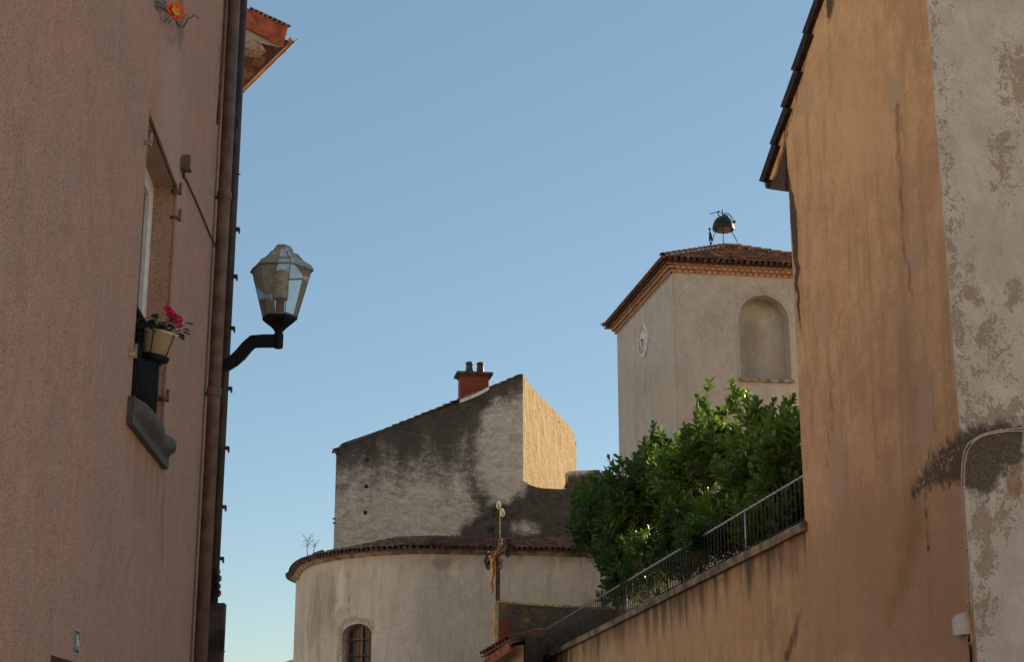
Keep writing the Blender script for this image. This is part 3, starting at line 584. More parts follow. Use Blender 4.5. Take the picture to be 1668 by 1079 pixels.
# ================================================================== RIGHT HOUSE (ochre) and front plaster wall
pG = Vector((10.01, 0, 0)); dG = E2; nG = Vector((-.9859, -.1676, 0))
def GW(px, py, off=0.0): return atP(px, py, pG+nG*off, nG)
def Gu(px, py, off=0.0): p = GW(px, py, off); return (p-pG).dot(dG), p.z
def Gp(u, z, off=0.0): q = pG+dG*u+nG*off; return Vector((q.x, q.y, z))
uF = Gu(1297, 560)[0]; uN = Gu(1551, 540)[0]
ze = Gu(1277, 197)[1]; za_u, za = Gu(1334, 0); slope = (za-ze)/(uF-za_u)
rake = lambda u: ze+(uF-u)*slope
rh = thing('town_house', Gp((uF+uN)/2, 0), 'ochre rendered house on the right with stepped tile verge and peeling grey front', 'house')
oM = {'wet': lambda x, y: np.maximum.reduce([m_line(x, y, [(1340, 60), (1335, 260), (1342, 480)], 10, 26)*.55, m_line(x, y, [(1462, 120), (1470, 420), (1490, 700)], 16, 34)*.7, m_line(x, y, [(1530, 0), (1540, 300), (1560, 560)], 8, 18)*.6, m_line(x, y, [(1400, 300), (1405, 640)], 12, 30)*.5])+np.maximum(m_poly(x, y, [(1330, 860), (1420, 790), (1500, 770), (1600, 800), (1600, 1090), (1290, 1090), (1310, 900)], 60), m_poly(x, y, [(1380, 560), (1440, 500), (1520, 560), (1480, 680), (1390, 660)], 60)*.3),
      'pale': lambda x, y: np.maximum.reduce([m_line(x, y, [(1345, 650), (1400, 600), (1430, 560)], 6, 12)*.8, m_ell(x, y, 1400, 210, 70, 120, .9)*.9, m_line(x, y, [(1345, 400), (1350, 520)], 5, 12)*.6, m_ell(x, y, 1330, 800, 25, 90, .9)*.7]),
      'patch': lambda x, y: np.maximum.reduce([m_ell(x, y, 1458, 155, 12, 28, .8)*.75, m_ell(x, y, 1463, 205, 7, 25, .8)*.8, m_ell(x, y, 1482, 425, 13, 32, .9)*.75, m_poly(x, y, [(1497, 605), (1508, 598), (1518, 612), (1517, 745), (1498, 745), (1494, 660)], 7)*.9, m_poly(x, y, [(1351, 715), (1362, 700), (1372, 740), (1378, 790), (1368, 818), (1354, 810), (1348, 760)], 12)*.85, m_ell(x, y, 1344, 530, 8, 35, .9)*.7, m_ell(x, y, 1316, 165, 9, 35, .9)*.6]),
      'rust': lambda x, y: np.maximum.reduce([m_line(x, y, [(1462, 170), (1464, 235), (1469, 300), (1467, 340)], 3, 8)*.9, m_line(x, y, [(1467, 335), (1470, 390), (1480, 440), (1484, 480)], 3, 5)*.7, m_line(x, y, [(1353, 620), (1356, 700)], 3, 5)*.7, m_line(x, y, [(1350, 700), (1347, 770)], 2, 3)*.6, m_line(x, y, [(1518, 600), (1521, 700)], 2, 4)*.6, m_line(x, y, [(1492, 620), (1494, 700)], 2, 4)*.5]),
      'green': lambda x, y: np.maximum(m_poly(x, y, [(1478, 780), (1500, 790), (1510, 860), (1480, 960), (1450, 1030), (1440, 1000), (1465, 900)], 20), m_line(x, y, [(1512, 850), (1515, 1000)], 4, 8)*.7),
      'moss': lambda x, y: np.maximum(m_poly(x, y, [(1480, 800), (1500, 765), (1530, 727), (1560, 703), (1600, 692), (1668, 690), (1668, 745), (1640, 765), (1625, 800), (1600, 812), (1575, 800), (1545, 790), (1510, 800), (1492, 815)], 22), m_line(x, y, [(1508, 800), (1511, 880), (1514, 900)], 3, 4)*.7),
      'fleck': lambda x, y: m_poly(x, y, [(1483, 800), (1500, 770), (1530, 740), (1560, 715), (1570, 730), (1550, 770), (1520, 790), (1492, 840)], 10),
      'black': lambda x, y: np.maximum.reduce([m_poly(x, y, [(1282, 275), (1290, 290), (1297, 350), (1301, 420), (1304, 500), (1306, 560), (1301, 520), (1292, 430), (1287, 360)], 3), m_ell(x, y, 1352, 10, 7, 30, .5)*.8, m_line(x, y, [(1330, 20), (1310, 110), (1290, 190), (1276, 235)], 1.2, 2)*.8,
                                              m_poly(x, y, [(1304, 980), (1310, 1000), (1300, 1040), (1290, 1079), (1270, 1079), (1285, 1040)], 10)*.8])}
mb = MB(); panel(mb, lambda u, z: Gp(u, z), cuts(uN, uF, .05), lambda a, b: [((0, rake(a)), (0, rake(b)))], .055)
mb.build('gable_wall', M['orange'], rh, oM)
C0 = Gp(uN, 0); C1 = Gp(uF, 0)
def FP(px, py, off=0.0): return atP(px, py, C0-E2*off, E2)
def Fp(u, z, off=0.0): q = C0+E1*u-E2*off; return Vector((q.x, q.y, z))
fM = {'flake': lambda x, y: np.maximum.reduce([m_poly(x, y, [(1510, -10), (1524, -10), (1532, 100), (1545, 250), (1560, 400), (1570, 500), (1590, 690), (1560, 690)], 30)*.62, m_ell(x, y, 1655, 130, 26, 55, 1.2)*.72, m_ell(x, y, 1632, 265, 16, 46, 1.2)*.7, m_poly(x, y, [(1560, 430), (1590, 440), (1600, 495), (1565, 498)], 24)*.6,
                                              m_poly(x, y, [(1585, 640), (1640, 655), (1668, 640), (1668, 700), (1590, 700)], 24)*.7, m_poly(x, y, [(1580, 800), (1620, 820), (1668, 760), (1668, 830), (1625, 900), (1620, 990), (1600, 1079), (1580, 1079)], 30)*.62, m_poly(x, y, [(1560, 500), (1668, 500), (1668, 640), (1570, 640)], 40)*.4, m_ell(x, y, 1650, 480, 16, 30, .7)*.6]),
      'patch': lambda x, y: m_poly(x, y, [(1640, 770), (1668, 740), (1668, 820), (1635, 800)], 12)*.9, 'moss': oM['moss']}
mb = MB(); panel(mb, lambda u, z: Fp(u, z), cuts(0, 2.6, .045)+[9.0], lambda a, b: [((0, 16.5), (0, 16.5))], .055)
mb.quad(Fp(0, rake(uN)-.0, -.01), Fp(0, 16.5, -.01), Fp(0, 16.5, -.02), Fp(0, rake(uN), -.02))
mb.build('front_wall', M['plaster'], rh, fM)
mb = MB(); mb.prism([C1+E1*.02-E2*.01, C1+E1*9-E2*.01, C0+E1*9+E2*.1, C0+E1*.02+E2*.1], (0, 0, ze-.1)); mb.build('rear_wall', M['orange'], rh)
mb = MB()  # unseen block added to keep the sun off the shrubs
mb.prism([(10.6, 29, 0), (20, 29, 0), (20, 45.6, 0), (10.6, 45.6, 0)], (0, 0, 11.6)); mb.build('unseen_shade_wing', M['orange'], rh, {k: (lambda x, y: x*0) for k in oM})
# roof slabs: overlapping courses falling away from the viewer
mb = MB(); steps = [(1237+17.3*k+(-1 if k == 1 else 0), 295-60.5*k) for k in range(10)]
for k in range(9):
    (bx, by), (tx, ty) = steps[k], steps[k+1]; tx += 4.5
    q = [GW(bx, by, .10), GW(tx, ty, .10), GW(tx+7, ty+3, .10), GW(bx+7, by+2, .10)]; j = random.uniform(0, .02)
    mb.box8([q[3]-E1*j, q[3]+E1*9, q[2]+E1*9, q[2]-E1*j, q[0]-E1*j, q[0]+E1*9, q[1]+E1*9, q[1]-E1*j], random.random())
mb.build('roof', M['slate'], rh)
mb = MB(); mb.prism([GW(x, y, .015) for x, y in ((1277, 193), (1262, 240), (1247, 290), (1257, 293), (1262, 285), (1268, 262), (1276, 240))], E1*.25); mb.build('verge_mortar', M['orange'], rh, oM)
mb = MB(); mb.prism([GW(x, y, -.03) for x, y in ((1277, 225), (1262, 283), (1251, 299), (1252, 308), (1279, 312), (1280, 250))], E1*8.9); mb.build('eave_soffit', M['wood_dark'], rh)
mb = MB(); ge = GW(1250, 301, .0); mb.tube([ge-E1*.02, ge+E1*9], .075, 12)
for k in range(4): mb.tube([GW(1242+k, 294+k*2.4, .02), GW(1249, 292+k*2.4, .02)], .008, 4)
mb.build('gutter', M['dark_iron'], rh)
# cables
cab = [(1700, 695), (1668, 698), (1640, 700), (1615, 704), (1598, 709), (1587, 716)]
cab2 = [(1578, 722), (1571, 735), (1567, 756), (1566, 790), (1569, 840), (1572, 880), (1575, 930), (1577, 970), (1579, 1000)]
mb = MB()
for d in (0, 5):
    pts = [FP(x, y+d*(.6 if x < 1650 else .9), .03) for x, y in cab]+[GW(x+d*.8, y+d*.5, .03) for x, y in cab2]
    mb.tube(pts, .012, 6)
for (x, y) in ((1567, 795), (1573, 895), (1577, 980)): mb.box(GW(x+2, y, .03), dG, nG, Z, .05, .02, .012)
for (x, y) in ((1630, 703),): mb.box(FP(x, y, .03), E1, E2, Z, .02, .02, .03)
mb.tube([GW(1577, 1036, .05), GW(1575, 1046, .06), GW(1581, 1052, .06), GW(1583, 1045, .05), GW(1582, 1030, .05)], .008, 6)
tag(mb.build('wall_cable', M['cable'], base=GW(1579, 1000)), 'pair of cream cables curving over the mossy patch down the ochre wall', 'cable')
jb = thing('junction_box', GW(1571, 1034), 'white plastic junction box below the cream cables on the ochre wall', 'junction box')
c = GW(1571, 1018, .06); mb = MB(); hw = (Gu(1562, 1018)[0]-Gu(1580, 1018)[0])/2
mb.prism([Gp(Gu(1571, 1018)[0]+a*hw, c.z+b, 0) for a, b in ((-1, -.135), (1, -.135), (1, .08), (.4, .135), (-1, .155))], nG*.10); mb.build('box', M['white_box'], jb)
mb = MB(); mb.tube([GW(1577, 1034, .04), GW(1578, 1046, .04), GW(1581, 1060, .03), GW(1583, 1100, .03)], .02, 8); mb.build('conduit', M['dark_iron'], jb)
# ================================================================== GARDEN WALL, RAILING, SHRUBS
uE = Gu(880, 1079)[0]+.6
cz0 = Gu(1310, 868)[1]; cz1 = Gu(885, 1079)[1]; ug0 = Gu(1310, 868)[0]; ug1 = Gu(885, 1079)[0]
cz = lambda u: cz0+(u-ug0)*(cz1-cz0)/(ug1-ug0)
gw = thing('garden_wall', Gp((uF+uE)/2, 0), 'ochre retaining wall with sloping coping under the iron railing', 'wall')
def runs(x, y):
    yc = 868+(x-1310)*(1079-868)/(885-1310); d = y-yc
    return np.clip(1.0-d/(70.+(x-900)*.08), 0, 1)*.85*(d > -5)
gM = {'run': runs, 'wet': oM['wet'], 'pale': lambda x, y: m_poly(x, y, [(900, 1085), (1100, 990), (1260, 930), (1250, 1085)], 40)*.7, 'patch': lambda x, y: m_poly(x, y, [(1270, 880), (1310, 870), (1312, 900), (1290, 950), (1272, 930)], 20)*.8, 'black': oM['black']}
mb = MB(); panel(mb, lambda u, z: Gp(u, z), cuts(uF, uE, .1), lambda a, b: [((0, cz(a)), (0, cz(b)))], .1)
mb.quad(Gp(uE, 0), Gp(uE, 0, -.5), Gp(uE, cz(uE), -.5), Gp(uE, cz(uE))); mb.build('wall', M['garden'], gw, gM)
mb = MB(); uu = cuts(uF-.12, uE, .9); rings = []
for u in uu:
    j = [random.uniform(-.008, .008) for _ in range(6)]
    rings.append([Gp(u, cz(u)-.0, -.45), Gp(u, cz(u)+j[0], .10+j[1]), Gp(u, cz(u)+.12+j[2], .115+j[3]), Gp(u, cz(u)+.17+j[4], .07), Gp(u, cz(u)+.17, -.45)])
mb.loft(rings, smooth=False); mb.build('coping', M['coping'], gw)
rl = thing('iron_railing', Gp((uF+uE)/2, cz((uF+uE)/2)+.17, -.1), 'spiked iron railing with a pale top rail along the sloping garden wall', 'railing')
ro = -.08; rh_ = .88
mb = MB(); mb.tube([Gp(uF+.05, cz(uF)+.17+rh_, ro), Gp(uE-.1, cz(uE)+.17+rh_, ro)], .022, 8); mb.build('top_rail', M['rail'], rl)
mb = MB(); mb.tube([Gp(uF+.05, cz(uF)+.17+.1, ro), Gp(uE-.1, cz(uE)+.17+.1, ro)], .014, 6); mb.build('bottom_rail', M['bar'], rl)
def picket(mb, u):
    z = cz(u)+.17; h = rh_+random.uniform(.09, .13); j = random.uniform(-.006, .006)
    mb.tube([Gp(u, z+.02, ro+.015), Gp(u+j, z+h-.07, ro+.015), Gp(u+j, z+h, ro+.015)], [.0115, .0115, .001], 5)
u = uF+.12; i = 0; rest = MB()
while u < uE-.15:
    if i < 99: mb = MB(); picket(mb, u); mb.build('picket', M['bar'], rl)
    else: picket(rest, u)
    u += .245; i += 1
rest.build('picket_row', M['bar'], rl)['kind'] = 'stuff'
for px in (888, 944, 1015, 1105, 1209):
    u = Gu(px, 1079-(px-885)*.52)[0]; mb = MB(); mb.tube([Gp(u, cz(u)+.15, ro-.02), Gp(u, cz(u)+.17+rh_, ro-.02)], .024, 8); mb.build('post', M['rail'] if px in (1209, 1015) else M['bar'], rl)
mb = MB(); mb.prism([Gp(uF+.02, 0, -.46), Gp(uE, 0, -.46), Gp(uE, 0, -7), Gp(uF+.02, 0, -7)], (0, 0, cz(uE)-.05)); mb.build('garden_terrace', M['soil'])['kind'] = 'structure'

def shrub(name, label, blobs, seedv, mat, lmin, lmax, nclus, lighttop=.0, trunks=()):
    rnd = random.Random(seedv); base = Vector((blobs[0][0].x, blobs[0][0].y, cz(30)-.3))
    t = thing(name, base, label, 'shrub', 'laurel shrubs behind the railing')
    mb = MB(); br = MB(); vols = [(b[1].x*b[1].y*b[1].z)**.75 for b in blobs]
    for c in range(nclus):
        b = rnd.choices(blobs, vols)[0]; v = Vector((rnd.gauss(0, 1), rnd.gauss(0, 1), rnd.gauss(0, 1))).normalized()
        rr = rnd.random()**.28; nz = .78+.5*mnoise.noise(v*2.1+b[0])
        p = b[0]+Vector((v.x*b[1].x, v.y*b[1].y, v.z*b[1].z))*rr*nz
        out = (v*.6+Z*1.0+Vector((rnd.uniform(-.4, .4), rnd.uniform(-.4, .4), rnd.uniform(-.2, .4)))).normalized()
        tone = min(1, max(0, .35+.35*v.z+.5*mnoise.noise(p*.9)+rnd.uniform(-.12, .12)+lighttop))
        shoot = rnd.uniform(.18, .5); nl = rnd.randint(8, 12); a = out.cross(Vector((rnd.random(), rnd.random(), .1))).normalized(); b2 = out.cross(a)
        br.tube([p-out*.35, p+out*shoot], [.011, .004], 4, cap=False)
        for k in range(nl):
            th = k*2.4+rnd.uniform(-.3, .3); h = shoot*k/nl; rad = a*math.cos(th)+b2*math.sin(th)
            tilt = lerp(1.1, .25, k/nl)*rnd.uniform(.8, 1.2); d = (rad*math.sin(tilt)+out*math.cos(tilt)).normalized()
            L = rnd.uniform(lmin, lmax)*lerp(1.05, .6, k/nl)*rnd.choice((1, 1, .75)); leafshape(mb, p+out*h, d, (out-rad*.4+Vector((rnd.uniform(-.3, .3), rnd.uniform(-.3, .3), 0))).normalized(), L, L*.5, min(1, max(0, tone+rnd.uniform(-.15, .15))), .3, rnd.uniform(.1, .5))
    for (A, B) in trunks:
        m_ = A.lerp(B, .5)+Vector((rnd.uniform(-.2, .2), rnd.uniform(-.2, .2), 0)); br.tube([A, m_, B], [.07, .05, .02], 7)
        for q in range(5):
            s_ = m_.lerp(B, q/5); e = s_+Vector((rnd.uniform(-.8, .8), rnd.uniform(-1.2, 1.2), rnd.uniform(.3, 1))); br.tube([s_, e], [.025, .01], 5)
    mb.build('foliage', mat, t); br.build('branches', M['bark'], t); return t
def gb(px, py, off, rx, ry, rz):     # crown lobe whose centre lies `off` metres behind the wall face
    return (GW(px, py, -off), Vector((rx, ry, rz)))
def trk(px, off, h): u = Gu(px, 900)[0]; z = cz(u)-.05; A = Gp(u, z-.3, -off); return (A, A+Vector((0, 0, h)))
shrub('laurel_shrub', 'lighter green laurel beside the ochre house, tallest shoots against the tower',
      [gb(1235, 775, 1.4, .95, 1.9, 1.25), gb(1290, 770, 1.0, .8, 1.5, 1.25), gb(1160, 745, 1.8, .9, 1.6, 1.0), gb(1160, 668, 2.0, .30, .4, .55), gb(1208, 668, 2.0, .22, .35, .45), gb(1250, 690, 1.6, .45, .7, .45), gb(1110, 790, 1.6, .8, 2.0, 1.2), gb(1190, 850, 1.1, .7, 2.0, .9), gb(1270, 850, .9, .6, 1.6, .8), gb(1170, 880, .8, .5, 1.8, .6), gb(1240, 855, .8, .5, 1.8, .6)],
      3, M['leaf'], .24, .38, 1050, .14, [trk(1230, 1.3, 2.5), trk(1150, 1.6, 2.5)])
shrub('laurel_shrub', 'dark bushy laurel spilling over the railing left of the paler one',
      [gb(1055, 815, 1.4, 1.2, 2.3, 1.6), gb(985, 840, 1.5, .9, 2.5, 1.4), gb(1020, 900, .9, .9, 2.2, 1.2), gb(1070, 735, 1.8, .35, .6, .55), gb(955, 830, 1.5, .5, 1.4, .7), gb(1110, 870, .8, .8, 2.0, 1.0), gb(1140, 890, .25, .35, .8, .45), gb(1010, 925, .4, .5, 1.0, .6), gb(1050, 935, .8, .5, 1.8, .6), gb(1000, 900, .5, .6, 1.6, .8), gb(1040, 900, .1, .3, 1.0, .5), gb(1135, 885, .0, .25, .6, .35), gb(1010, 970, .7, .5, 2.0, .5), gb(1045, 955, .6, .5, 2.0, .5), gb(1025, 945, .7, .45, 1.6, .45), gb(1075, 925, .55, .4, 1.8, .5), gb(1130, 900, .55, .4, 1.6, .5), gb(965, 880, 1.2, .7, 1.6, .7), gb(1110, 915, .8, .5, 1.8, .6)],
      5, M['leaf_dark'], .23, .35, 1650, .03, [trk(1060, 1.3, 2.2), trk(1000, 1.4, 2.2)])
# ================================================================== BELL TOWER
TY = 50.0; TC = atY(1097, 500, TY); TC.z = 0
def TPf(px, py, off=0.0): return atP(px, py, TC-E2*off, E2)          # front face
def TPs(px, py, off=0.0): return atP(px, py, TC-E1*off, E1)          # left face
Wt, Dt = 6.2, (TPs(1005, 545)-TPf(1097, 500)).xy.length
zt_ = TPf(1097, 444).z
tw = thing('bell_tower', TC+E1*3+E2*4, 'square church tower with tiled pyramid roof, clock and arched niche', 'tower')
def Tf(u, z, off=0.0): q = TC+E1*u-E2*off; return Vector((q.x, q.y, z))
def Ts(u, z, off=0.0): q = TC+E2*u-E1*off; return Vector((q.x, q.y, z))
fu = lambda px, py: (TPf(px, py)-TC).dot(E1)
n0, n1 = fu(1205.5, 580), fu(1288, 580); nz0 = TPf(1250, 619).z; nc, nr = (n0+n1)/2, (n1-n0)/2; nzs = TPf(1238, 481).z-nr
arch = lambda u: nzs+math.sqrt(max(0, nr*nr-(u-nc)**2))
us = sorted(set([round(nc-nr*math.cos(math.pi*k/28), 4) for k in range(29)]))
tM = {'dark_tone': lambda x, y: np.maximum.reduce([m_ell(x, y, 1225, 560, 22, 50, .9), m_ell(x, y, 1245, 492, 40, 14, .9)*.8, m_ell(x, y, 1050, 640, 40, 60, .9)*.6, m_ell(x, y, 1150, 520, 40, 40, .9)*.45, m_ell(x, y, 1250, 470, 60, 12, .9)*.5]),  # painted shade on the niche's left and under its arch, plus darker blots
      'pale': lambda x, y: np.maximum(m_ell(x, y, 1265, 590, 18, 28, .9), m_ell(x, y, 1090, 650, 30, 60, .9)*.8),
      'bead': lambda x, y: x*0}
mb = MB(); ucut = sorted(set([u for u in cuts(0, Wt, .12) if not (n0-.03 < u < n1+.03)]+us))
panel(mb, lambda u, z: Tf(u, z), ucut, opening(0, zt_, [(us[0], us[-1], nz0, arch)]), .12)
nd = .62
for a, b in zip(us[:-1], us[1:]):                                    # arch soffit
    for k in range(4): mb.quad(Tf(a, arch(a), -nd*k/4), Tf(b, arch(b), -nd*k/4), Tf(b, arch(b), -nd*(k+1)/4), Tf(a, arch(a), -nd*(k+1)/4))
zr_ = np.linspace(nz0, nzs, 18)
for za_, zb2 in zip(zr_[:-1], zr_[1:]):
    for k in range(4):
        mb.quad(Tf(us[0], za_, -nd*k/4), Tf(us[0], zb2, -nd*k/4), Tf(us[0], zb2, -nd*(k+1)/4), Tf(us[0], za_, -nd*(k+1)/4))
        mb.quad(Tf(us[-1], za_, -nd*k/4), Tf(us[-1], zb2, -nd*k/4), Tf(us[-1], zb2, -nd*(k+1)/4), Tf(us[-1], za_, -nd*(k+1)/4))
panel(mb, lambda u, z: Tf(u, z, -nd), us, lambda a, b: [((nz0, max(arch(a), nz0+.01)), (nz0, max(arch(b), nz0+.01)))], .12)
mb.quad(Tf(us[0], nz0), Tf(us[-1], nz0), Tf(us[-1], nz0, -nd), Tf(us[0], nz0, -nd))
panel(mb, lambda u, z: Ts(u, z), cuts(0, Dt, .12), lambda a, b: [((0, zt_), (0, zt_))], .12)
mb.quad(Tf(Wt, 0), Tf(Wt, 0, -Dt), Tf(Wt, zt_, -Dt), Tf(Wt, zt_)); mb.quad(Tf(0, 0, -Dt), Tf(Wt, 0, -Dt), Tf(Wt, zt_, -Dt), Tf(0, zt_, -Dt))
mb.build('wall', M['tower'], tw, tM)
mb = MB(); mb.prism([Tf(2.5, 0, -Dt-.05), Tf(11, 0, -Dt-.05), Tf(11, 0, -Dt-20), Tf(2.5, 0, -Dt-20)], (0, 0, 11.2)); mb.build('unseen_shade_block', M['tower'], tw, {k: (lambda x, y: x*0) for k in tM})  # unseen block added behind the tower to shade the chapel roof
mb = MB(); mb.box8([Tf(n0-.05, nz0-.1, .10), Tf(n1+.05, nz0-.1, .10), Tf(n1+.05, nz0-.1, -.02), Tf(n0-.05, nz0-.1, -.02), Tf(n0-.05, nz0+.015, .10), Tf(n1+.05, nz0+.015, .10), Tf(n1+.05, nz0+.015, -.3), Tf(n0-.05, nz0+.015, -.3)]); mb.build('niche_sill', M['concrete'], tw)
mb = MB(); bo = .10                                                   # metal corner beads
for P0_, P1_ in ((Tf(0, 0, .008), Tf(0, zt_, .008)),): mb.tube([P0_, P1_], .014, 6)
mb.tube([Tf(n0-bo, nz0-.1, 0)]+[Tf(nc-(nr+bo)*math.cos(math.pi*k/20), nzs+(nr+bo)*math.sin(math.pi*k/20), 0) for k in range(21)]+[Tf(n1+bo, nz0-.15, 0)], .004, 5)
for px in (1035, 1059):
    A_ = TPs(px, 592); mb.tube([A_-E1*.004, A_-E1*.004-Z*7], .008, 5)
    for k in range(8): mb.box(A_-E1*.006-Z*k*.55, E1, E2, Z, .008, .02, .02)
z = 8.0
while z < zt_: mb.box(Tf(0, z, .012), E1, E2, Z, .03, .012, .012); z += .55
for k in range(21): mb.box(Tf(nc-(nr+bo)*math.cos(math.pi*k/20), nzs+(nr+bo)*math.sin(math.pi*k/20), .006), E1, E2, Z, .02, .012, .02)
mb.box8([Tf(-.01, zt_-.04, .02), Tf(Wt, zt_-.04, .02), Tf(Wt, zt_-.04, -.02), Tf(-.01, zt_-.04, -.02), Tf(-.01, zt_, .02), Tf(Wt, zt_, .02), Tf(Wt, zt_, -.02), Tf(-.01, zt_, -.02)])
mb.box8([Ts(0, zt_-.04, .02), Ts(Dt, zt_-.04, .02), Ts(Dt, zt_-.04, -.02), Ts(0, zt_-.04, -.02), Ts(0, zt_, .02), Ts(Dt, zt_, .02), Ts(Dt, zt_, -.02), Ts(0, zt_, -.02)])
mb.build('corner_bead', M['tower'], tw)
# cornice of tile rows (genoise)
def corner(o, z): return [TC-E1*o-E2*o+Z*z, TC+E1*(Wt+o)-E2*o+Z*z, TC+E1*(Wt+o)+E2*(Dt+o)+Z*z, TC-E1*o+E2*(Dt+o)+Z*z]
def genoise(mb, o, z, pitch=.20):
    c = corner(o, z)
    for a, b, outw in ((c[0], c[1], -E2), (c[3], c[0], -E1)):
        d = (b-a); n = int(d.length/pitch); d.normalize()
        for k in range(n):
            p = a+d*((k+.5)*((b-a).length/n)); r = pitch*.40; tt = random.uniform(.2, .9); rings = []
            for q, s_ in ((0, 1), (-.28, .9)):
                rings.append([p+outw*q+d*math.cos(t_)*r*1.12*s_+Z*math.sin(t_)*r*.95*s_ for t_ in np.linspace(0, math.pi, 9)])
            mb.loft(rings, tint=tt, smooth=False)
mbg = MB(); mbm = MB(); gh = .115
for k in range(3):
    o = .09+k*.085; z = zt_+.0+k*gh
    genoise(mbg, o, z)
    cI = corner(o-.10, z); cO = [p+Z*.0 for p in corner(o+.00, z+.10)]; cT = corner(o, z+gh-.005)
    mbm.loft([corner(o-.12, z-.002), corner(o-.02, z+.072)], cap=False, smooth=False); mbm.loft([corner(o-.02, z+.072), corner(o-.0, z+.078), corner(o, z+gh-.010), corner(o-.12, z+gh-.010)], cap=False, smooth=False)
mbg.build('cornice_tile', M['tile_clean'], tw); mbm.build('cornice_mortar', simple('pale_mortar', (.36, .235, .155), .9, 0, .2, 6, .3), tw)
zev = zt_+3*gh+.02; oe = .42; ce = corner(oe, zev); apx = TC+E1*(Wt/2)+E2*(Dt*.42)+Z*(TPf(1175, 401).z+0)
ap_dist = ((TC+E1*(Wt/2)+E2*(Dt*.42)).y); apx.z = atY(1172, 403, ap_dist).z; apx2 = apx+E2*(Dt*.16)
mb = MB()
def tri_top(a, b, t0, t1):
    """straight rise in plan: columns perpendicular to the eave, stopped by the hips"""
    a = Vector(a); b = Vector(b); W_ = (b-a).length; d = (b-a).normalized(); inw = Z.cross(d); inw = inw if (t0-a).dot(inw) > 0 else -inw
    x0 = (t0-a).dot(d); x1 = (t1-a).dot(d); y_ = (t0-a).dot(inw); hz = t0.z-a.z
    def f(u):
        x = u*W_; k = 1.0
        if x < x0: k = x/x0
        elif x > x1: k = (W_-x)/(W_-x1)
        return a+d*x+inw*y_*k+Z*hz*k
    return f
tile_plane(mb, ce[0], ce[1], tri_top(ce[0], ce[1], apx, apx)); tile_plane(mb, ce[3], ce[0], tri_top(ce[3], ce[0], apx2, apx))
tile_plane(mb, ce[1], ce[2], tri_top(ce[1], ce[2], apx, apx2), .4, .7, .17); tile_plane(mb, ce[2], ce[3], tri_top(ce[2], ce[3], apx2, apx2), .4, .7, .17)
rf = mb.build('roof', M['tile'], tw)
mb = MB(); dn = Z*-.075; i = mb.add([p+dn for p in ce]+[apx+dn, apx2+dn])
for q in ((0, 1, 4), (1, 2, 5, 4), (2, 3, 5), (3, 0, 4, 5)): mb.face([i[k] for k in q])
j = mb.add([p+Z*-.1 for p in corner(oe-.06, zev)]); mb.face(j[::-1]); 
for k in range(4): mb.face((j[k], j[(k+1) % 4], i[(k+1) % 4], i[k]))
mb.build('roof_deck', M['wood_dark'], tw)
mb = MB()
for a, b in ((ce[0], apx), (ce[1], apx), (ce[2], apx2), (ce[3], apx2), (apx2, apx)):
    d = (b-a).normalized(); s_ = d.cross(Z).normalized(); up = s_.cross(d); up = up if up.z > 0 else -up
    tile_column(mb, a+up*.055, b+up*.055, s_, up, .42, .12, True, .05, .03)
mb.build('hip_tile', tile_mat('hip_tile', (.20, .10, .06), (.30, .16, .09), (.42, .25, .14), .3), tw)
# clock
cc = TPs(1048.5, 555, .03); ck = thing('tower_clock', cc-Z*.62, 'round white clock with Roman numerals on the tower side wall', 'clock')
RcV = .57; mb = MB(); mb.lathe(cc+E1*.03, [(RcV, 0), (RcV, .05), (RcV*.95, .055), (RcV*.95, .04)], 48, -E1, smooth=False); mb.build('dial', M['clock_face'], ck)
mb = MB(); mb.lathe(cc+E1*.03, [(RcV, -.01), (RcV+.035, -.01), (RcV+.035, .06), (RcV, .06)], 48, -E1, smooth=False, cap=False); mb.build('bezel', M['clock_face'], ck)
# viewed from outside (from -E1 side) right-hand direction is -E2
def cp(x, y, o=.045): return cc-E1*(o-.0)+(-E2)*x*RcV+Z*y*RcV
NUM = ['XII', 'I', 'II', 'III', 'IV', 'V', 'VI', 'VII', 'VIII', 'IX', 'X', 'XI']; mb = MB()
def cstroke(mb, p, q, wd, o=.045):
    P0 = cp(*p, o); P1 = cp(*q, o); s_ = (P1-P0).cross(E1).normalized()*wd/2; mb.prism([P0-s_, P0+s_, P1+s_, P1-s_], -E1*.004)
for h, sn in enumerate(NUM):
    th = R(30*h); ex = (math.cos(th), -math.sin(th)); ey = (math.sin(th), math.cos(th)); wds = {'I': .045, 'V': .085, 'X': .085}; tw_ = sum(wds[c_] for c_ in sn); x = -tw_/2
    def T2(a, b): r = .74+b; return (ey[0]*r+ex[0]*a, ey[1]*r+ex[1]*a)
    for c_ in sn:
        w_ = wds[c_]
        if c_ == 'I': cstroke(mb, T2(x+w_/2, -.1), T2(x+w_/2, .1), .015)
        if c_ == 'V': cstroke(mb, T2(x+.01, .1), T2(x+w_/2, -.1), .015); cstroke(mb, T2(x+w_-.01, .1), T2(x+w_/2, -.1), .01)
        if c_ == 'X': cstroke(mb, T2(x+.01, .1), T2(x+w_-.01, -.1), .015); cstroke(mb, T2(x+.01, -.1), T2(x+w_-.01, .1), .01)
        x += w_
mb.build('numerals', simple('grey_numeral_paint', (.16, .155, .15), .6, 0, .1, 20), ck)
for nm, an, L_, wd in (('hour_hand', 30*5+14, .42, .05), ('minute_hand', 6*28, .72, .04)):
    mb = MB(); th = R(an); cstroke(mb, (-math.sin(th)*.12, -math.cos(th)*.12), (math.sin(th)*L_, math.cos(th)*L_), wd, .06 if nm[0] == 'h' else .07)
    if nm[0] == 'h': mb.lathe(cp(0, 0, .05), [(.05, 0), (.05, .04)], 12, -E1)
    mb.build(nm, M['black_metal'], ck)
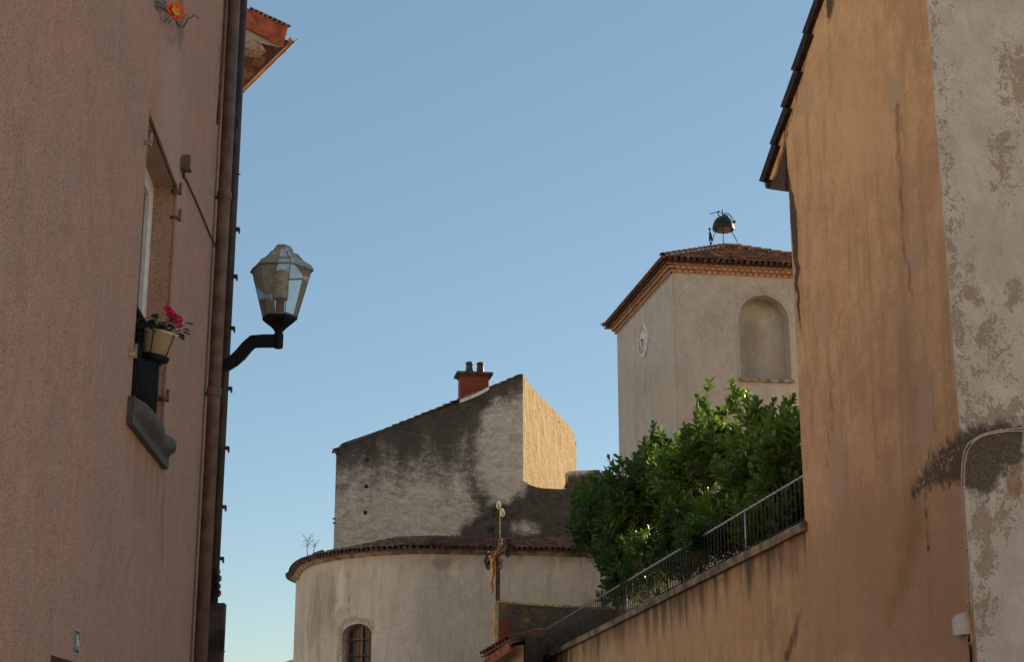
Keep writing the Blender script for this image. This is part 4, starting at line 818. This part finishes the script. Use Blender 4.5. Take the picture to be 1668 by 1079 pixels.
# bell on its tripod
BY = apx.y; bc = atY(1178, 374, BY); bl = thing('clock_bell', apx+Z*.05, 'dark bronze bell on a thin iron tripod at the tower roof peak', 'bell')
s_ = BY/FPX*1.02
rb_ = 18.5*s_; mb = MB()
mb.lathe(bc, [(rb_*.93, -.02), (rb_, 0), (rb_*1.0, .05), (rb_*.93, .20), (rb_*.8, .33), (rb_*.6, .43), (rb_*.35, .49), (.05, .51)], 28, (.06, .05, 1)); mb.build('bell', simple('dark_bronze', (.02, .016, .013), .38, .3, .2, 9, 0, .5), bl)
for (px, py, qx, dy) in ((1157, 400, 1167, -.15), (1178.5, 400, 1178, .0), (1208, 406, 1190, .1)):
    mb = MB(); mb.tube([atY(px, py, BY+dy), atY(qx, 374, BY)], .016, 6); mb.build('leg', M['dark_iron'], bl)
mb = MB(); mb.tube([atY(1175, 353.5, BY), atY(1170, 350, BY), atY(1169, 347, BY), atY(1170.5, 344.5, BY)], .022, 6); mb.tube([atY(1156, 348.5, BY), atY(1171, 344.5, BY)], .015, 6); mb.tube([atY(1159, 349.5, BY), atY(1168, 355, BY)], .005, 4)
mb.tube([atY(1171, 345, BY), atY(1178, 349, BY), atY(1186, 352.5, BY)], .012, 6); mb.lathe(atY(1171, 346.2, BY), [(.01, 0), (.04, .02), (.04, .05), (.01, .07)], 8)
mb.build('striker_lever', M['black_metal'], bl)
mb = MB(); mb.tube([atY(1178, 349, BY), atY(1182, 347.5, BY), atY(1187, 348.5, BY), atY(1191, 353, BY), atY(1196, 360.5, BY)], .018, 6); hp = atY(1196.5, 362, BY); mb.tube([hp-Vector((.1, 0, .05)), hp+Vector((.03, 0, .03))], [.05, .05], 8); mb.tube([atY(1178, 350, BY), atY(1186, 352.5, BY)], .03, 6)
mb.build('hammer', M['black_metal'], bl)
mb = MB(); mb.tube([atY(1177, 353, BY), atY(1177, 346, BY)], .016, 6); mb.lathe(atY(1177, 346.5, BY), [(.01, 0), (.03, .03), (.028, .08), (.008, .12), (.005, .16)], 8); mb.build('finial', M['black_metal'], bl)
# little iron figure (weather vane ornament) left of the bell
fY = BY-.3; fg = thing('iron_finial', atY(1157, 399, fY), 'small iron ornament with ball top, left of the bell', 'finial')
mb = MB(); mb.tube([atY(1157, 400, fY), atY(1156, 371, fY)], .018, 6); mb.lathe(atY(1156, 375.5, fY), [(.005, 0), (.035, .02), (.048, .05), (.035, .08), (.005, .1)], 10)
mb.prism([atY(x, y, fY) for x, y in ((1155, 393), (1154.8, 386), (1155.3, 380), (1157, 377), (1159, 381), (1160.5, 388), (1162, 391), (1161, 394), (1159, 391), (1157, 392))], (0, .03, 0)); mb.tube([atY(1153.5, 379.5, fY), atY(1156, 381, fY)], .01, 5)
mb.tube([atY(1161, 391, fY), atY(1158.5, 399, fY)], .014, 5)
mb.build('vane', M['black_metal'], fg)
# ================================================================== STAINED GABLE HOUSE
HY = 64.5; H0 = atY(750, 870, HY)
def HP(px, py, off=0.0): return atP(px, py, H0-E2*off, E2)
hs = lambda px, py: (HP(px, py)-H0).dot(E1)
def Hp(u, z, off=0.0): q = H0+E1*u-E2*off; return Vector((q.x, q.y, z))
gh_ = thing('gable_house', Hp(0, 0, -4), 'soot stained house with sunlit side wall and brick chimney behind the chapel', 'house')
topF = pl([(hs(x, y), HP(x, y).z) for x, y in ((546, 737), (552, 728), (556, 723), (747, 657), (797, 635), (846, 609), (852, 611))])
lowF = pl([(hs(x, y), HP(x, y).z) for x, y in ((852, 784), (858, 788), (866, 792), (880, 796), (925, 798), (925.2, 768), (976, 766), (976.2, 778), (985, 783), (1010, 785))])
uL, uC, uR = hs(546, 800), hs(852, 700), hs(1010, 800)
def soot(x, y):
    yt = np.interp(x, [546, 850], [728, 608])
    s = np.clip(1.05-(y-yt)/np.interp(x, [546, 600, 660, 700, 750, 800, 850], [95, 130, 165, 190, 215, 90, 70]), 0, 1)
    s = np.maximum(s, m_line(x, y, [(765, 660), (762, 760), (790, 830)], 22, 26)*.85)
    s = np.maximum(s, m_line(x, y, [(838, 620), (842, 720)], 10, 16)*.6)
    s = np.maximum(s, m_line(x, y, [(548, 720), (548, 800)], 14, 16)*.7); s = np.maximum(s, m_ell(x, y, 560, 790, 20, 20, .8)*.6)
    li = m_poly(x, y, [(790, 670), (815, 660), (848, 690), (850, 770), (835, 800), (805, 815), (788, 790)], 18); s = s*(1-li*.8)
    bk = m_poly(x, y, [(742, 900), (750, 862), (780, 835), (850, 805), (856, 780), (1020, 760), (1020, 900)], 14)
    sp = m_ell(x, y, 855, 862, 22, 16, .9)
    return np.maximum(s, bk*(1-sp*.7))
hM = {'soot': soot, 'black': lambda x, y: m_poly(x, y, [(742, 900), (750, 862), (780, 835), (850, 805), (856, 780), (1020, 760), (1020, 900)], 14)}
mb = MB(); panel(mb, lambda u, z: Hp(u, z), cuts(uL, uC, .12), lambda a, b: [((4, topF(a)), (4, topF(b)))], .12)
wall_ = mb
panel(mb, lambda u, z: Hp(u, z), cuts(uC, uR, .06), lambda a, b: [((4, lowF(a)), (4, lowF(b)))], .12)
for a, b in zip(cuts(uC, uR, .3)[:-1], cuts(uC, uR, .3)[1:]): mb.quad(Hp(a, lowF(a)), Hp(b, lowF(b)), Hp(b, lowF(b), -.5), Hp(a, lowF(a), -.5))
mb.quad(Hp(hs(925, 780), lowF(hs(925.3, 780)), -.5), Hp(hs(925, 780), lowF(hs(925.3, 780))), Hp(hs(925, 780), lowF(hs(924, 780))), Hp(hs(925, 780), lowF(hs(924, 780)), -.5))
DH = 12.0
HB = Hp(uL, 0)+Vector((.6, 12, 0)); mb.quad(Hp(uL, 4), HB+Z*4, HB+Z*topF(uL), Hp(uL, topF(uL)))
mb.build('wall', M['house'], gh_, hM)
# holes in the stained wall
for (x, y) in ((597, 793), (595, 836), (598, 750)):
    mb = MB(); mb.lathe(HP(x, y, .004), [(.09, 0), (.05, .006)], 7, E2*-1, ang=.3); mb.build('putlog_hole', M['dark'], gh_)
gd = Vector((math.sin(R(12.4)), math.cos(R(12.4)), 0)); gn = Vector((gd.y, -gd.x, 0)); K0 = Hp(uC, 0)
def KP(px, py): return atP(px, py, K0, gn)
ks = lambda p: (p-K0).dot(gd)
tk = pl([(ks(KP(x, y)), KP(x, y).z) for x, y in ((852, 609), (858, 618), (868, 634), (880, 647), (895, 660), (910, 676), (925, 692), (933, 701), (937, 712), (938.5, 722))])
uk = ks(KP(938.5, 750)); mb = MB()
def KPf(u, z):
    q = K0+gd*u; b = .05*mnoise.noise(Vector((u*1.2, z*1.2, 3)))+.03*mnoise.noise(Vector((u*4, z*4, 9))); q = q+gn*(b*(1 if u > .15 else 0)); return Vector((q.x, q.y, z))
panel(mb, KPf, cuts(0, uk, .12), lambda a, b: [((4, tk(a)), (4, tk(b)))], .12)
mb.build('side_wall', M['sunny'], gh_, None)
mb = MB(); kE = K0+gd*uk; mb.quad(kE+Z*4, kE+Z*tk(uk), HB+Z*topF(uL), HB+Z*4); mb.build('rear_wall', M['house'], gh_)
# roof: mono pitch falling to the left, its verge tiles along the front wall
mb = MB(); pa = Hp(uL-.06, topF(uL)+.0, .0); pb = Hp(uC, topF(uC)+.0, .0); mb.face(mb.add([pa-Z*.03, pb-Z*.03, kE+Z*(tk(uk)-.1), HB+Z*(topF(uL)-.1)])); 
d = pb-pa; n = 26
for k in range(n):
    a = pa.lerp(pb, k/n); b = pa.lerp(pb, (k+1)/n); dd = (b-a).normalized(); upv = dd.cross(E2); upv = upv if upv.z > 0 else -upv
    jz = random.uniform(0, .03)
    mb.box8([a-dd*.05-E2*.06+upv*(.04+jz), b-E2*.06, b+E2*.9, a-dd*.05+E2*.9+upv*.05, a-dd*.05-E2*.06+upv*(.075+jz), b-E2*.06+upv*.03, b+E2*.9+upv*.04, a-dd*.05+E2*.9+upv*.1], random.random())
mb.build('roof', M['tile_dark'], gh_)
mb = MB(); q = HP(546, 737, .02); mb.prism([HP(545, 733, .05), HP(551, 731, .05), HP(553, 740, .05), HP(549, 741, .05)], E2*.4); mb.build('gutter_end', M['dark_iron'], gh_)
for yy in (846, 853):
    mb = MB(); mb.box(HP(545.5, yy, 0)-E1*.03, E1, E2, Z, .06, .05, .025); mb.build('wall_hook', M['pipe_dark'], gh_)
# brick chimney
cY = HP(775, 650).y+.7; CHo = -.75
def CP_(px, py): return HP(px, py, CHo)
cu0, cu1 = (CP_(750, 640)-H0).dot(E1), (CP_(796, 640)-H0).dot(E1); zc0 = HP(775, 665).z-.6; zc1 = CP_(772, 611).z
mb = MB(); mb.prism([Hp(cu0, zc0, CHo), Hp(cu1, zc0, CHo), Hp(cu1, zc0, CHo-.75), Hp(cu0, zc0, CHo-.75)], (0, 0, zc1-zc0)); ch = mb.build('chimney', M['brick'], gh_)
mb = MB(); o = .17
mb.prism([Hp(cu0-o, zc1, CHo+o), Hp(cu1+o, zc1, CHo+o), Hp(cu1+o, zc1, CHo-.75-o), Hp(cu0-o, zc1, CHo-.75-o)], (0, 0, .11)); mb.prism([Hp(cu0-.06, zc1-.07, CHo+.06), Hp(cu1+.06, zc1-.07, CHo+.06), Hp(cu1+.06, zc1-.07, CHo-.81), Hp(cu0-.06, zc1-.07, CHo-.81)], (0, 0, .068))
mb.build('cap', simple('chimney_cap', (.10, .065, .05), .9, 0, .3, 5, .4), ch)
for px in (766.5, 784.5):
    u = (CP_(px, 600)-H0).dot(E1); mb = MB(); mb.lathe(Hp(u, zc1+.11, CHo-.37), [(.19, 0), (.18, .05), (.14, .40), (.15, .42), (.17, .44), (.17, .50), (.10, .55)], 16); mb.build('chimney_pot', simple('clay_pot', (.06, .042, .038), .6, 0, .3, 6), ch)
mb = MB(); 
fpts = [(749, 656), (770, 648), (785, 641), (792, 637), (797, 634)]
mb.prism([HP(x, y+1, .085) for x, y in fpts]+[HP(x, y-4.5, .085) for x, y in fpts[::-1]], E2*.5); mb.build('flashing', M['zinc'], ch)
# ================================================================== ROUND CHAPEL (apse)
A0 = atY(700, 902.5, 60.0); az = A0.z
cps = [(486.5, 951), (487.5, 943), (490, 936.5), (495, 930.5), (503, 925), (515, 920), (535, 915.2), (557, 911.5), (590, 907.8), (622, 905), (655, 903.3), (690, 902.5), (751, 903.4), (803, 904.2), (848, 905), (939, 907), (1010, 909)]
plan = [atZ(x, y, az) for x, y in cps]
plan = [plan[0]+Vector((.9, 6, 0))]+plan
# smooth the plan with a spline resample
def catmull(pts, n):
    out = []
    for i in range(len(pts)-1):
        p0 = pts[max(i-1, 0)]; p1 = pts[i]; p2 = pts[i+1]; p3 = pts[min(i+2, len(pts)-1)]
        for k in range(n):
            t = k/n; out.append(.5*((2*p1)+(p2-p0)*t+(2*p0-5*p1+4*p2-p3)*t*t+(3*p1-p0-3*p2+p3)*t**3))
    return out+[pts[-1]]
pp = catmull(plan, 10); acc = [0]
for a, b in zip(pp[:-1], pp[1:]): acc.append(acc[-1]+(b-a).length)
PX = [p.x for p in pp]; PY = [p.y for p in pp]
def AP(u, z, off=0.0):
    x = float(np.interp(u, acc, PX)); y = float(np.interp(u, acc, PY)); x2 = float(np.interp(u+.3, acc, PX)); y2 = float(np.interp(u+.3, acc, PY)); x1 = float(np.interp(u-.3, acc, PX)); y1 = float(np.interp(u-.3, acc, PY))
    t = Vector((x2-x1, y2-y1, 0)).normalized(); n_ = Vector((t.y, -t.x, 0)); return Vector((x, y, z))+n_*off
def Au(px, z):
    best = min(range(len(acc)*4), key=lambda i: abs(proj([AP(acc[-1]*i/(len(acc)*4), z)])[0][0]-px)+(0 if i > len(acc)*.1 else 99)); return acc[-1]*best/(len(acc)*4)
ap = thing('round_chapel', AP(acc[-1]*.6, 0, -4), 'low round ended chapel with canal tile roof and arched window', 'chapel')
zw = atY(581, 1050, 63).z; uw0, uw1 = Au(557, zw), Au(605, zw); wc, wr = (uw0+uw1)/2, (uw1-uw0)/2
pw = AP(wc, 0); zwt = atY(581, 1017, pw.y).z; rise = wr*.55; zws = zwt-rise
aw = lambda u: zws+rise*math.sqrt(max(0, 1-((u-wc)/wr)**2)); zwb = zws-1.7
usw = sorted(set(round(wc-wr*math.cos(math.pi*k/20), 4) for k in range(21)))
aM = {'dark_tone': lambda x, y: np.maximum.reduce([m_poly(x, y, [(480, 940), (560, 905), (570, 1000), (520, 1079), (480, 1079)], 30)*.75, m_poly(x, y, [(690, 905), (760, 905), (750, 930), (710, 928)], 12)*.9, m_line(x, y, [(520, 930), (518, 1079)], 14, 20)*.5, m_poly(x, y, [(560, 905), (1000, 905), (1000, 922), (560, 925)], 12)*.5]),  # wall darker under the cornice and towards the left end
      'pale': lambda x, y: np.maximum.reduce([m_poly(x, y, [(552, 912), (560, 912), (562, 990), (545, 1000)], 5), m_poly(x, y, [(735, 915), (745, 908), (750, 940), (732, 945)], 6), m_poly(x, y, [(903, 908), (910, 908), (912, 935), (903, 950)], 4), m_line(x, y, [(500, 935), (500, 1079)], 3, 6)*.7]),
      'brick': lambda x, y: m_line(x, y, [(553, 1079), (555, 1030), (565, 1014), (582, 1008), (600, 1013), (609, 1030)], 4, 5),
      'crack': lambda x, y: m_line(x, y, [(562, 915), (570, 950), (568, 985), (563, 1010)], .8, 1.2)*.9}
mb = MB(); ucut = sorted(set([u for u in cuts(0, acc[-1], .14) if not (usw[0]-.04 < u < usw[-1]+.04)]+usw))
panel(mb, lambda u, z: AP(u, z), ucut, opening(0, az, [(usw[0], usw[-1], zwb, aw)]), .14)
rd_ = .38
for a, b in zip(usw[:-1], usw[1:]): mb.quad(AP(a, aw(a)), AP(b, aw(b)), AP(b, aw(b), -rd_), AP(a, aw(a), -rd_))
for u in (usw[0], usw[-1]): mb.quad(AP(u, zwb), AP(u, aw(u)), AP(u, aw(u), -rd_), AP(u, zwb, -rd_))
mb.quad(AP(usw[0], zwb), AP(usw[-1], zwb), AP(usw[-1], zwb, -rd_), AP(usw[0], zwb, -rd_))
mb.build('wall', M['apse'], ap, aM)
mb = MB(); a0, a1 = usw[0], usw[-1]; fo = -rd_+.08
def abox(mb, x0, x1, y0, y1, o0, o1): mb.box8([AP(x0, y0, o0), AP(x1, y0, o0), AP(x1, y0, o1), AP(x0, y0, o1), AP(x0, y1, o0), AP(x1, y1, o0), AP(x1, y1, o1), AP(x0, y1, o1)])
fw = .09
for x0, x1 in ((a0, a0+fw), (a1-fw, a1), (wc-fw*.7, wc+fw*.7)): abox(mb, x0, x1, zwb, aw((x0+x1)/2), fo, fo-.07)
for a, b in zip(usw[:-1], usw[1:]):
    mb.box8([AP(a, max(aw(a)-.1, zwb), fo), AP(b, max(aw(b)-.1, zwb), fo), AP(b, max(aw(b)-.1, zwb), fo-.07), AP(a, max(aw(a)-.1, zwb), fo-.07), AP(a, aw(a), fo), AP(b, aw(b), fo), AP(b, aw(b), fo-.07), AP(a, aw(a), fo-.07)])
for zz in (zws-.15, zws-.75): abox(mb, a0+fw, a1-fw, zz-.02, zz+.02, fo-.01, fo-.06)
wv = mb.build('window', M['wood'], ap)
mb = MB(); mb.face(mb.add([AP(a0, zwb, fo-.04)]+[AP(u, aw(u), fo-.04) for u in usw]+[AP(a1, zwb, fo-.04)])); mb.build('pane', M['pane'], wv)
mb = MB()
for k in range(9): u = lerp(a0+.05, a1-.05, k/8); mb.tube([AP(u, zwb, fo+.10), AP(u, aw(u), fo+.10)], .010, 5)
for zz in (zws-.2, zws-.8): mb.tube([AP(a0, zz, fo+.10), AP(a1, zz, fo+.10)], .012, 5)
mb.build('window_grille', M['dark_iron'], wv)
# cornice
mb = MB(); rings = []
for u in np.linspace(0, acc[-1], 160): rings.append([AP(u, az-.02, -.02), AP(u, az-.02, .06), AP(u, az+.06, .13), AP(u, az+.12, .24), AP(u, az+.17, .26), AP(u, az+.17, -.02)])
mb.loft(rings); mb.build('cornice', M['cornice'], ap)
# roof
rf_o = .42; zE = az+.20
topz = pl([(0, HP(546, 899).z), (hs(546, 896)-uL, HP(546, 897).z), (hs(589, 891)-uL, HP(589, 892).z), (hs(638, 887)-uL, HP(638, 887).z), (hs(650, 876)-uL, HP(650, 877).z), (hs(806, 874)-uL, HP(806, 874.5).z), (hs(930, 878)-uL, HP(930, 878).z), (30, HP(1000, 880).z)])
mb = MB(); nC = int(acc[-1]/.215); deck = []
ustart = Au(500, az)
for i in range(nC+1):
    u = acc[-1]*i/nC; A = AP(u, zE, rf_o)
    # upper end: straight inwards, stops at the house wall
    n_ = (AP(u, 0, 0)-AP(u, 0, 1)).normalized()
    tt = 4.2
    if n_.dot(E2) > .25:
        tt = min(9, max(.3, ((H0-A).dot(E2))/n_.dot(E2)-.02))
    B = A+n_*tt; uu_ = (B-H0).dot(E1)-uL
    B.z = topz(max(0, uu_)) if abs((B-H0).dot(E2)) < .1 and uu_ > -.5 else zE+tt*.17
    deck.append((A, B)); t_ = (AP(u+.2, 0)-AP(u-.2, 0)).normalized(); upv = t_.cross((B-A)).normalized(); upv = upv if upv.z > 0 else -upv
    tile_column(mb, A, B, t_, upv, .38, .092, True, .05, .03)
    A2 = AP(u+.107, zE, rf_o); tile_column(mb, A2-upv*.04, A2+(B-A)-upv*.04, t_, upv, .38, .085, False)
arf = mb.build('roof', M['tile_dark'], ap)
mb = MB(); mb.loft([[a-Z*.05, b-Z*.05, b-Z*.15, AP(0, 0, 0)*0+a-Z*.09] for a, b in deck], closed=True, cap=False, smooth=False); mb.build('roof_deck', M['wood_dark'], ap)
# dry weed on the roof edge
for (bx, by, pts, lab) in ((501, 908, [(501, 908), (500, 895), (501, 880)], 'thin dry weed growing on the chapel roof edge, the taller stem'), (510, 905, [(510, 905), (512, 893), (515, 888)], 'short dry weed beside the taller stem on the chapel roof')):
    yy = 66.0; b0 = atY(bx, by, yy); wd = thing('dry_weed', b0, lab, 'weed', 'weeds on the chapel roof')
    mb = MB(); mb.tube([atY(x, y, yy) for x, y in pts], [.02, .014, .008], 5)
    tp = atY(pts[-1][0], pts[-1][1], yy)
    for k in range(16 if bx == 501 else 7):
        th = random.uniform(0, 6.28); s0_ = atY(lerp(pts[1][0], pts[2][0], random.random()), lerp(pts[1][1], pts[2][1], random.random()), yy); e = s0_+Vector((math.cos(th)*.25, math.sin(th)*.2, random.uniform(.05, .28))); mb.tube([s0_, s0_.lerp(e, .5)+Z*.03, e], [.007, .006, .006], 4)
        mb.tube([e, e+Vector((random.uniform(-.06, .06), 0, .05))], [.010, .006], 4)
    mb.build('stems', M['twig'], wd)
# floodlight on the roof
q = HP(800, 862, 1.2); fl2 = thing('floodlight', HP(803, 872, 1.2), 'small dark floodlight on the chapel roof left of the iron cross', 'floodlight')
mb = MB(); mb.lathe(q, [(.05, -.14), (.12, -.1), (.15, .06), (.14, .1)], 12, (-.5, -.8, -.25)); mb.build('housing', simple('blue_black_paint', (.02, .025, .05), .35, .2, .2, 8), fl2)
mb = MB(); mb.tube([q, HP(804, 872, 1.2), HP(804, 878, 1.2)], .022, 6); mb.build('stand', M['dark_iron'], fl2)
# ================================================================== PARAPET WALL, PILLAR, CROSS
WY = 53.5; W0 = atY(812, 985, WY); wdir = Vector((math.sin(R(78)), math.cos(R(78)), 0)); wn_ = Vector((-wdir.y, wdir.x, 0))
def WP(px, py, off=0.0): return atP(px, py, W0-wn_*off, wn_)
pw_ = thing('parapet_wall', (W0.x, W0.y, 0), 'dark lichen covered parapet wall with a sunlit top below the cross', 'wall')
ws = lambda px, py: (WP(px, py)-W0).dot(wdir)
tpw = pl([(ws(x, y), WP(x, y).z) for x, y in ((809, 981), (812, 983), (880, 988), (940, 991), (1010, 994))])
def Wp(u, z, off=0.0): q = W0+wdir*u-wn_*off; return Vector((q.x, q.y, z))
mb = MB(); u1_ = ws(1040, 990)
panel(mb, lambda u, z: Wp(u, z), cuts(ws(812, 1000), u1_, .08), lambda a, b: [((2, tpw(a)), (2, tpw(b)))], .08)
th_ = .45
mb.quad(Wp(ws(812, 1000), 2, -th_), Wp(u1_, 2, -th_), Wp(u1_, tpw(u1_), -th_), Wp(ws(812, 1000), tpw(0), -th_))
mb.build('wall', M['lichen_wall'], pw_, {'gold': lambda x, y: np.maximum(m_ell(x, y, 857, 1006, 5, 5, .6), m_ell(x, y, 822, 987, 6, 4, .5))})
mb = MB(); rings = []
for u in cuts(ws(810, 985), u1_, .12):
    h = .05+.04*random.random(); z = tpw(u); rings.append([Wp(u, z-.01, .03), Wp(u, z+h*.7, .05), Wp(u, z+h, -.1), Wp(u, z+h, -th_), Wp(u, z-.01, -th_-.03)])
mb.loft(rings, smooth=False); mb.build('sunlit_lichen_coping', M['lichen'], pw_)
mb = MB(); e0 = WP(806, 1010); e1_ = WP(812, 1010); mb.prism([e1_*1, e1_+(-wn_)*-.45, e0+(-wn_)*-.45-wdir*.05, e0-wdir*.0+wn_*.1], (0, 0, 0)) if False else None
e = Wp(ws(812, 1000), 0); mb.box8([Vector((p.x, p.y, zz_)) for zz_ in (2, WP(810, 984).z) for p in (e-wdir*.13+wn_*.02, e-wdir*.002, e-wdir*.002+wn_*.45, e-wdir*.13+wn_*.45)]); mb.build('end_pillar', M['ochre_edge'], pw_)
mb = MB(); mb.prism([WP(813, 1055, .012), WP(813, 1010, .012), WP(833, 1009, .012), WP(833, 1030, .012), WP(826, 1032, .012), WP(826, 1055, .012)], wn_*.05); mb.build('brick_patch', M['brick'], pw_)
# cross
XY = 53.6; xb = atY(811, 981, XY); cr = thing('wayside_cross', xb, 'tall ornate iron cross with gilded figure standing on the parapet', 'cross')
xt = atY(811, 832, XY); mb = MB(); mb.box((xb+xt)/2, Vector((1, 0, 0)), Vector((0, 1, 0)), Z, .06, .06, (xt-xb).length/2)
for s_ in (-1, 1): mb.tube([xb+Vector((s_*.06, -.06, 0)), xt+Vector((s_*.06, -.06, 0))], .015, 5)
mb.build('post', M['bronze'], cr)
aL = atY(795, 914, XY+1.1); aR = atY(827, 893, XY-1.1); mb = MB(); ad = (aR-aL).normalized(); ac_ = (aL+aR)/2; mb.box(ac_, ad, ad.cross(Z).normalized(), Z, (aR-aL).length/2, .05, .07); mb.build('crossbar', M['bronze'], cr)
def torus(mb, c, ax, R_, r, n=16):
    ax = Vector(ax).normalized(); a = ax.cross(Z if abs(ax.z) < .9 else Vector((1, 0, 0))).normalized(); b = ax.cross(a)
    mb.loft([[c+(a*math.cos(t_)+b*math.sin(t_))*(R_+r*math.cos(p_))+ax*r*math.sin(p_) for p_ in np.linspace(0, 2*math.pi, 6)[:-1]] for t_ in np.linspace(0, 2*math.pi, n+1)], cap=False)
axn = ad.cross(Z).normalized(); axm = (axn+Vector((0, .9, 0))).normalized()
for c_, dirs in ((xt, (Z, Vector((-.5, -.3, -.3)), Vector((.5, .3, -.3)))), (aL, (-ad, Z, -Z)), (aR, (ad, Z, -Z))):
    mb = MB()
    for d_ in dirs:
        d_ = d_.normalized(); torus(mb, c_+d_*.17, axm, .13, .03); torus(mb, c_+d_*.17, axm, .06, .02)
    mb.build('trefoil_end', M['bronze'], cr)
mb = MB()
for (x, y) in ((815.5, 880), (815.5, 888), (816, 915), (816, 924)): torus(mb, atY(x, y, XY-.1), axm, .07, .028)
for k in range(20):
    th = 2*math.pi*k/20; o_ = ad*math.cos(th)+Z*math.sin(th); c_ = atY(811, 901, XY); mb.tube([c_+o_*.15, c_+o_*(.45 if k % 2 else .32)], [.02, .008], 5)
mb.build('rays', M['copper'], cr)
# gilded corpus, one skinned surface, facing the street (left)
fn = (axn if axn.x < 0 else -axn); me = bpy.data.meshes.new('corpus')
cc_ = atY(808.5, 909, XY-.05)+fn*.12
hd = cc_+Z*.02; J = {}; names = []
def jn(k, p, r): J[k] = len(names); names.append((p, r))
S_ = .92
jn('pel', cc_-Z*.50*S_, .105); jn('waist', cc_-Z*.36*S_+fn*.03, .085); jn('chest', cc_-Z*.18*S_+fn*.02, .115); jn('neck', cc_-Z*.05*S_+fn*.03, .045); jn('head', cc_+Z*.08*S_+fn*.09, .08)
for s_, t_ in ((1, 'l'), (-1, 'r')):
    jn('sh'+t_, cc_-Z*.09*S_+ad*s_*.15, .05); jn('el'+t_, cc_+Z*.07*S_+ad*s_*.38, .035); jn('ha'+t_, cc_+Z*.2*S_+ad*s_*.62-fn*.03, .025)
    jn('hp'+t_, cc_-Z*.60*S_+ad*s_*.06, .075); jn('kn'+t_, cc_-Z*.86*S_+ad*s_*.05+fn*.08, .055); jn('an'+t_, cc_-Z*1.2*S_+ad*s_*.02, .035); jn('ft'+t_, cc_-Z*1.34*S_+fn*.05, .03)
E_ = [('pel', 'waist'), ('waist', 'chest'), ('chest', 'neck'), ('neck', 'head')]
for t_ in 'lr': E_ += [('chest', 'sh'+t_), ('sh'+t_, 'el'+t_), ('el'+t_, 'ha'+t_), ('pel', 'hp'+t_), ('hp'+t_, 'kn'+t_), ('kn'+t_, 'an'+t_), ('an'+t_, 'ft'+t_)]
me.from_pydata([tuple(p-xb) for p, r in names], [(J[a], J[b]) for a, b in E_], []); me.materials.append(M['copper'])
co = bpy.data.objects.new('figure', me); COL.objects.link(co); co.parent = cr; sk = co.modifiers.new('skin', 'SKIN')
for i, (p, r) in enumerate(names): me.skin_vertices[0].data[i].radius = (r, r); me.skin_vertices[0].data[i].use_root = (i == 0)
sk.use_smooth_shade = True; sb_ = co.modifiers.new('sub', 'SUBSURF'); sb_.levels = 1; sb_.render_levels = 2
# ================================================================== SMALL SHED with tile canopy
SY = 49.0; sh = thing('lean_to_shed', atY(850, 1079, SY).xy.to_3d(), 'small shed with red tile canopy at the foot of the railing', 'shed')
def SPt(px, py, dy=0): return atY(px, py, SY+dy)
mb = MB(); a, b, c, d = SPt(783, 1071, 0), SPt(829, 1044, 2.0), SPt(889, 1029, 3.2), SPt(866, 1049, 1.2)
E0_, E1__ = SPt(783, 1068, 1.0), SPt(829, 1040, -.6); rv = (SPt(888, 1026, 1.2)-SPt(829, 1040, -.6))
tile_plane(mb, E0_, E1__, lambda u: E0_.lerp(E1__, u)+rv*1.0, .19, .34, .09)
mb.build('roof', tile_mat('red_canopy_tile', (.12, .04, .025), (.24, .08, .045), (.34, .14, .08), .4), sh)
mb = MB(); mb.prism([SPt(829, 1046, -.58), SPt(889, 1032, 1.22), SPt(889, 1036, 1.22), SPt(829, 1051, -.58)], (0, .04, 0)); mb.prism([SPt(829, 1040, -.6), SPt(888, 1026, 1.2), SPt(889, 1031, 1.22), SPt(829, 1046, -.58)], (0, .05, 0))
mb.prism([E0_-Z*.05, E1__-Z*.05, E1__+rv-Z*.08, E0_+rv-Z*.08], (0, 0, -.04)); mb.build('canopy_edge', M['tile_dark'], sh)
mb = MB(); mb.prism([E0_-Z*.12+Vector((.12, 0, 0)), E1__-Z*.12, E1__-Z*.42, E0_-Z*.42+Vector((.12, 0, 0))], (.08, .03, 0)); mb.build('fascia_board', simple('red_fascia', (.30, .09, .045), .8, 0, .35, 8, .4), sh)
mb = MB(); q0, q1, q2 = SPt(800, 1079, 1.5), SPt(853, 1079, -.2), SPt(885, 1079, 1.6)
mb.prism([Vector((q.x, q.y, 0)) for q in (q0, q1, q1+Vector((.3, 3, 0)), q0+Vector((.3, 3, 0)))], (0, 0, SPt(853, 1052).z)); mb.build('side_wall', M['garden'], sh, {k: (lambda x, y: x*0) for k in ('run', 'wet', 'pale', 'patch', 'black')})
mb = MB(); mb.prism([Vector((q.x, q.y, 0)) for q in (q1+Vector((.04, 0, 0)), q2, q2+Vector((.0, 2, 0)), q1+Vector((.34, 2.9, 0)))], (0, 0, SPt(870, 1036).z)); mb.build('rear_wall', M['lichen_wall'], sh, {'gold': lambda x, y: x*0})
# ================================================================== distant roof
dr = thing('distant_house', (atY(440, 1079, 110).x, 110, 0), 'pale low roof just visible at the bottom left of the chapel', 'house')
mb = MB(); P = [atY(x, y, 110) for x, y in ((455, 1081), (470, 1075), (490, 1069), (520, 1062))]
mb.prism([Vector((p.x, p.y, 0)) for p in (P[0], P[3])]+[P[3]-Z*.5, P[0]-Z*.5], (0, 6, 0)); mb.build('wall', M['beam'], dr)
mb = MB(); mb.prism([P[0]-Z*.5, P[3]-Z*.5, P[3], P[0]-Z*.05], (0, 6, 0)); mb.build('roof', M['panel'], dr)
# ------------------------------------------------------------------ tidy helper properties
for o in bpy.data.objects:
    if '_b' in o: del o['_b']
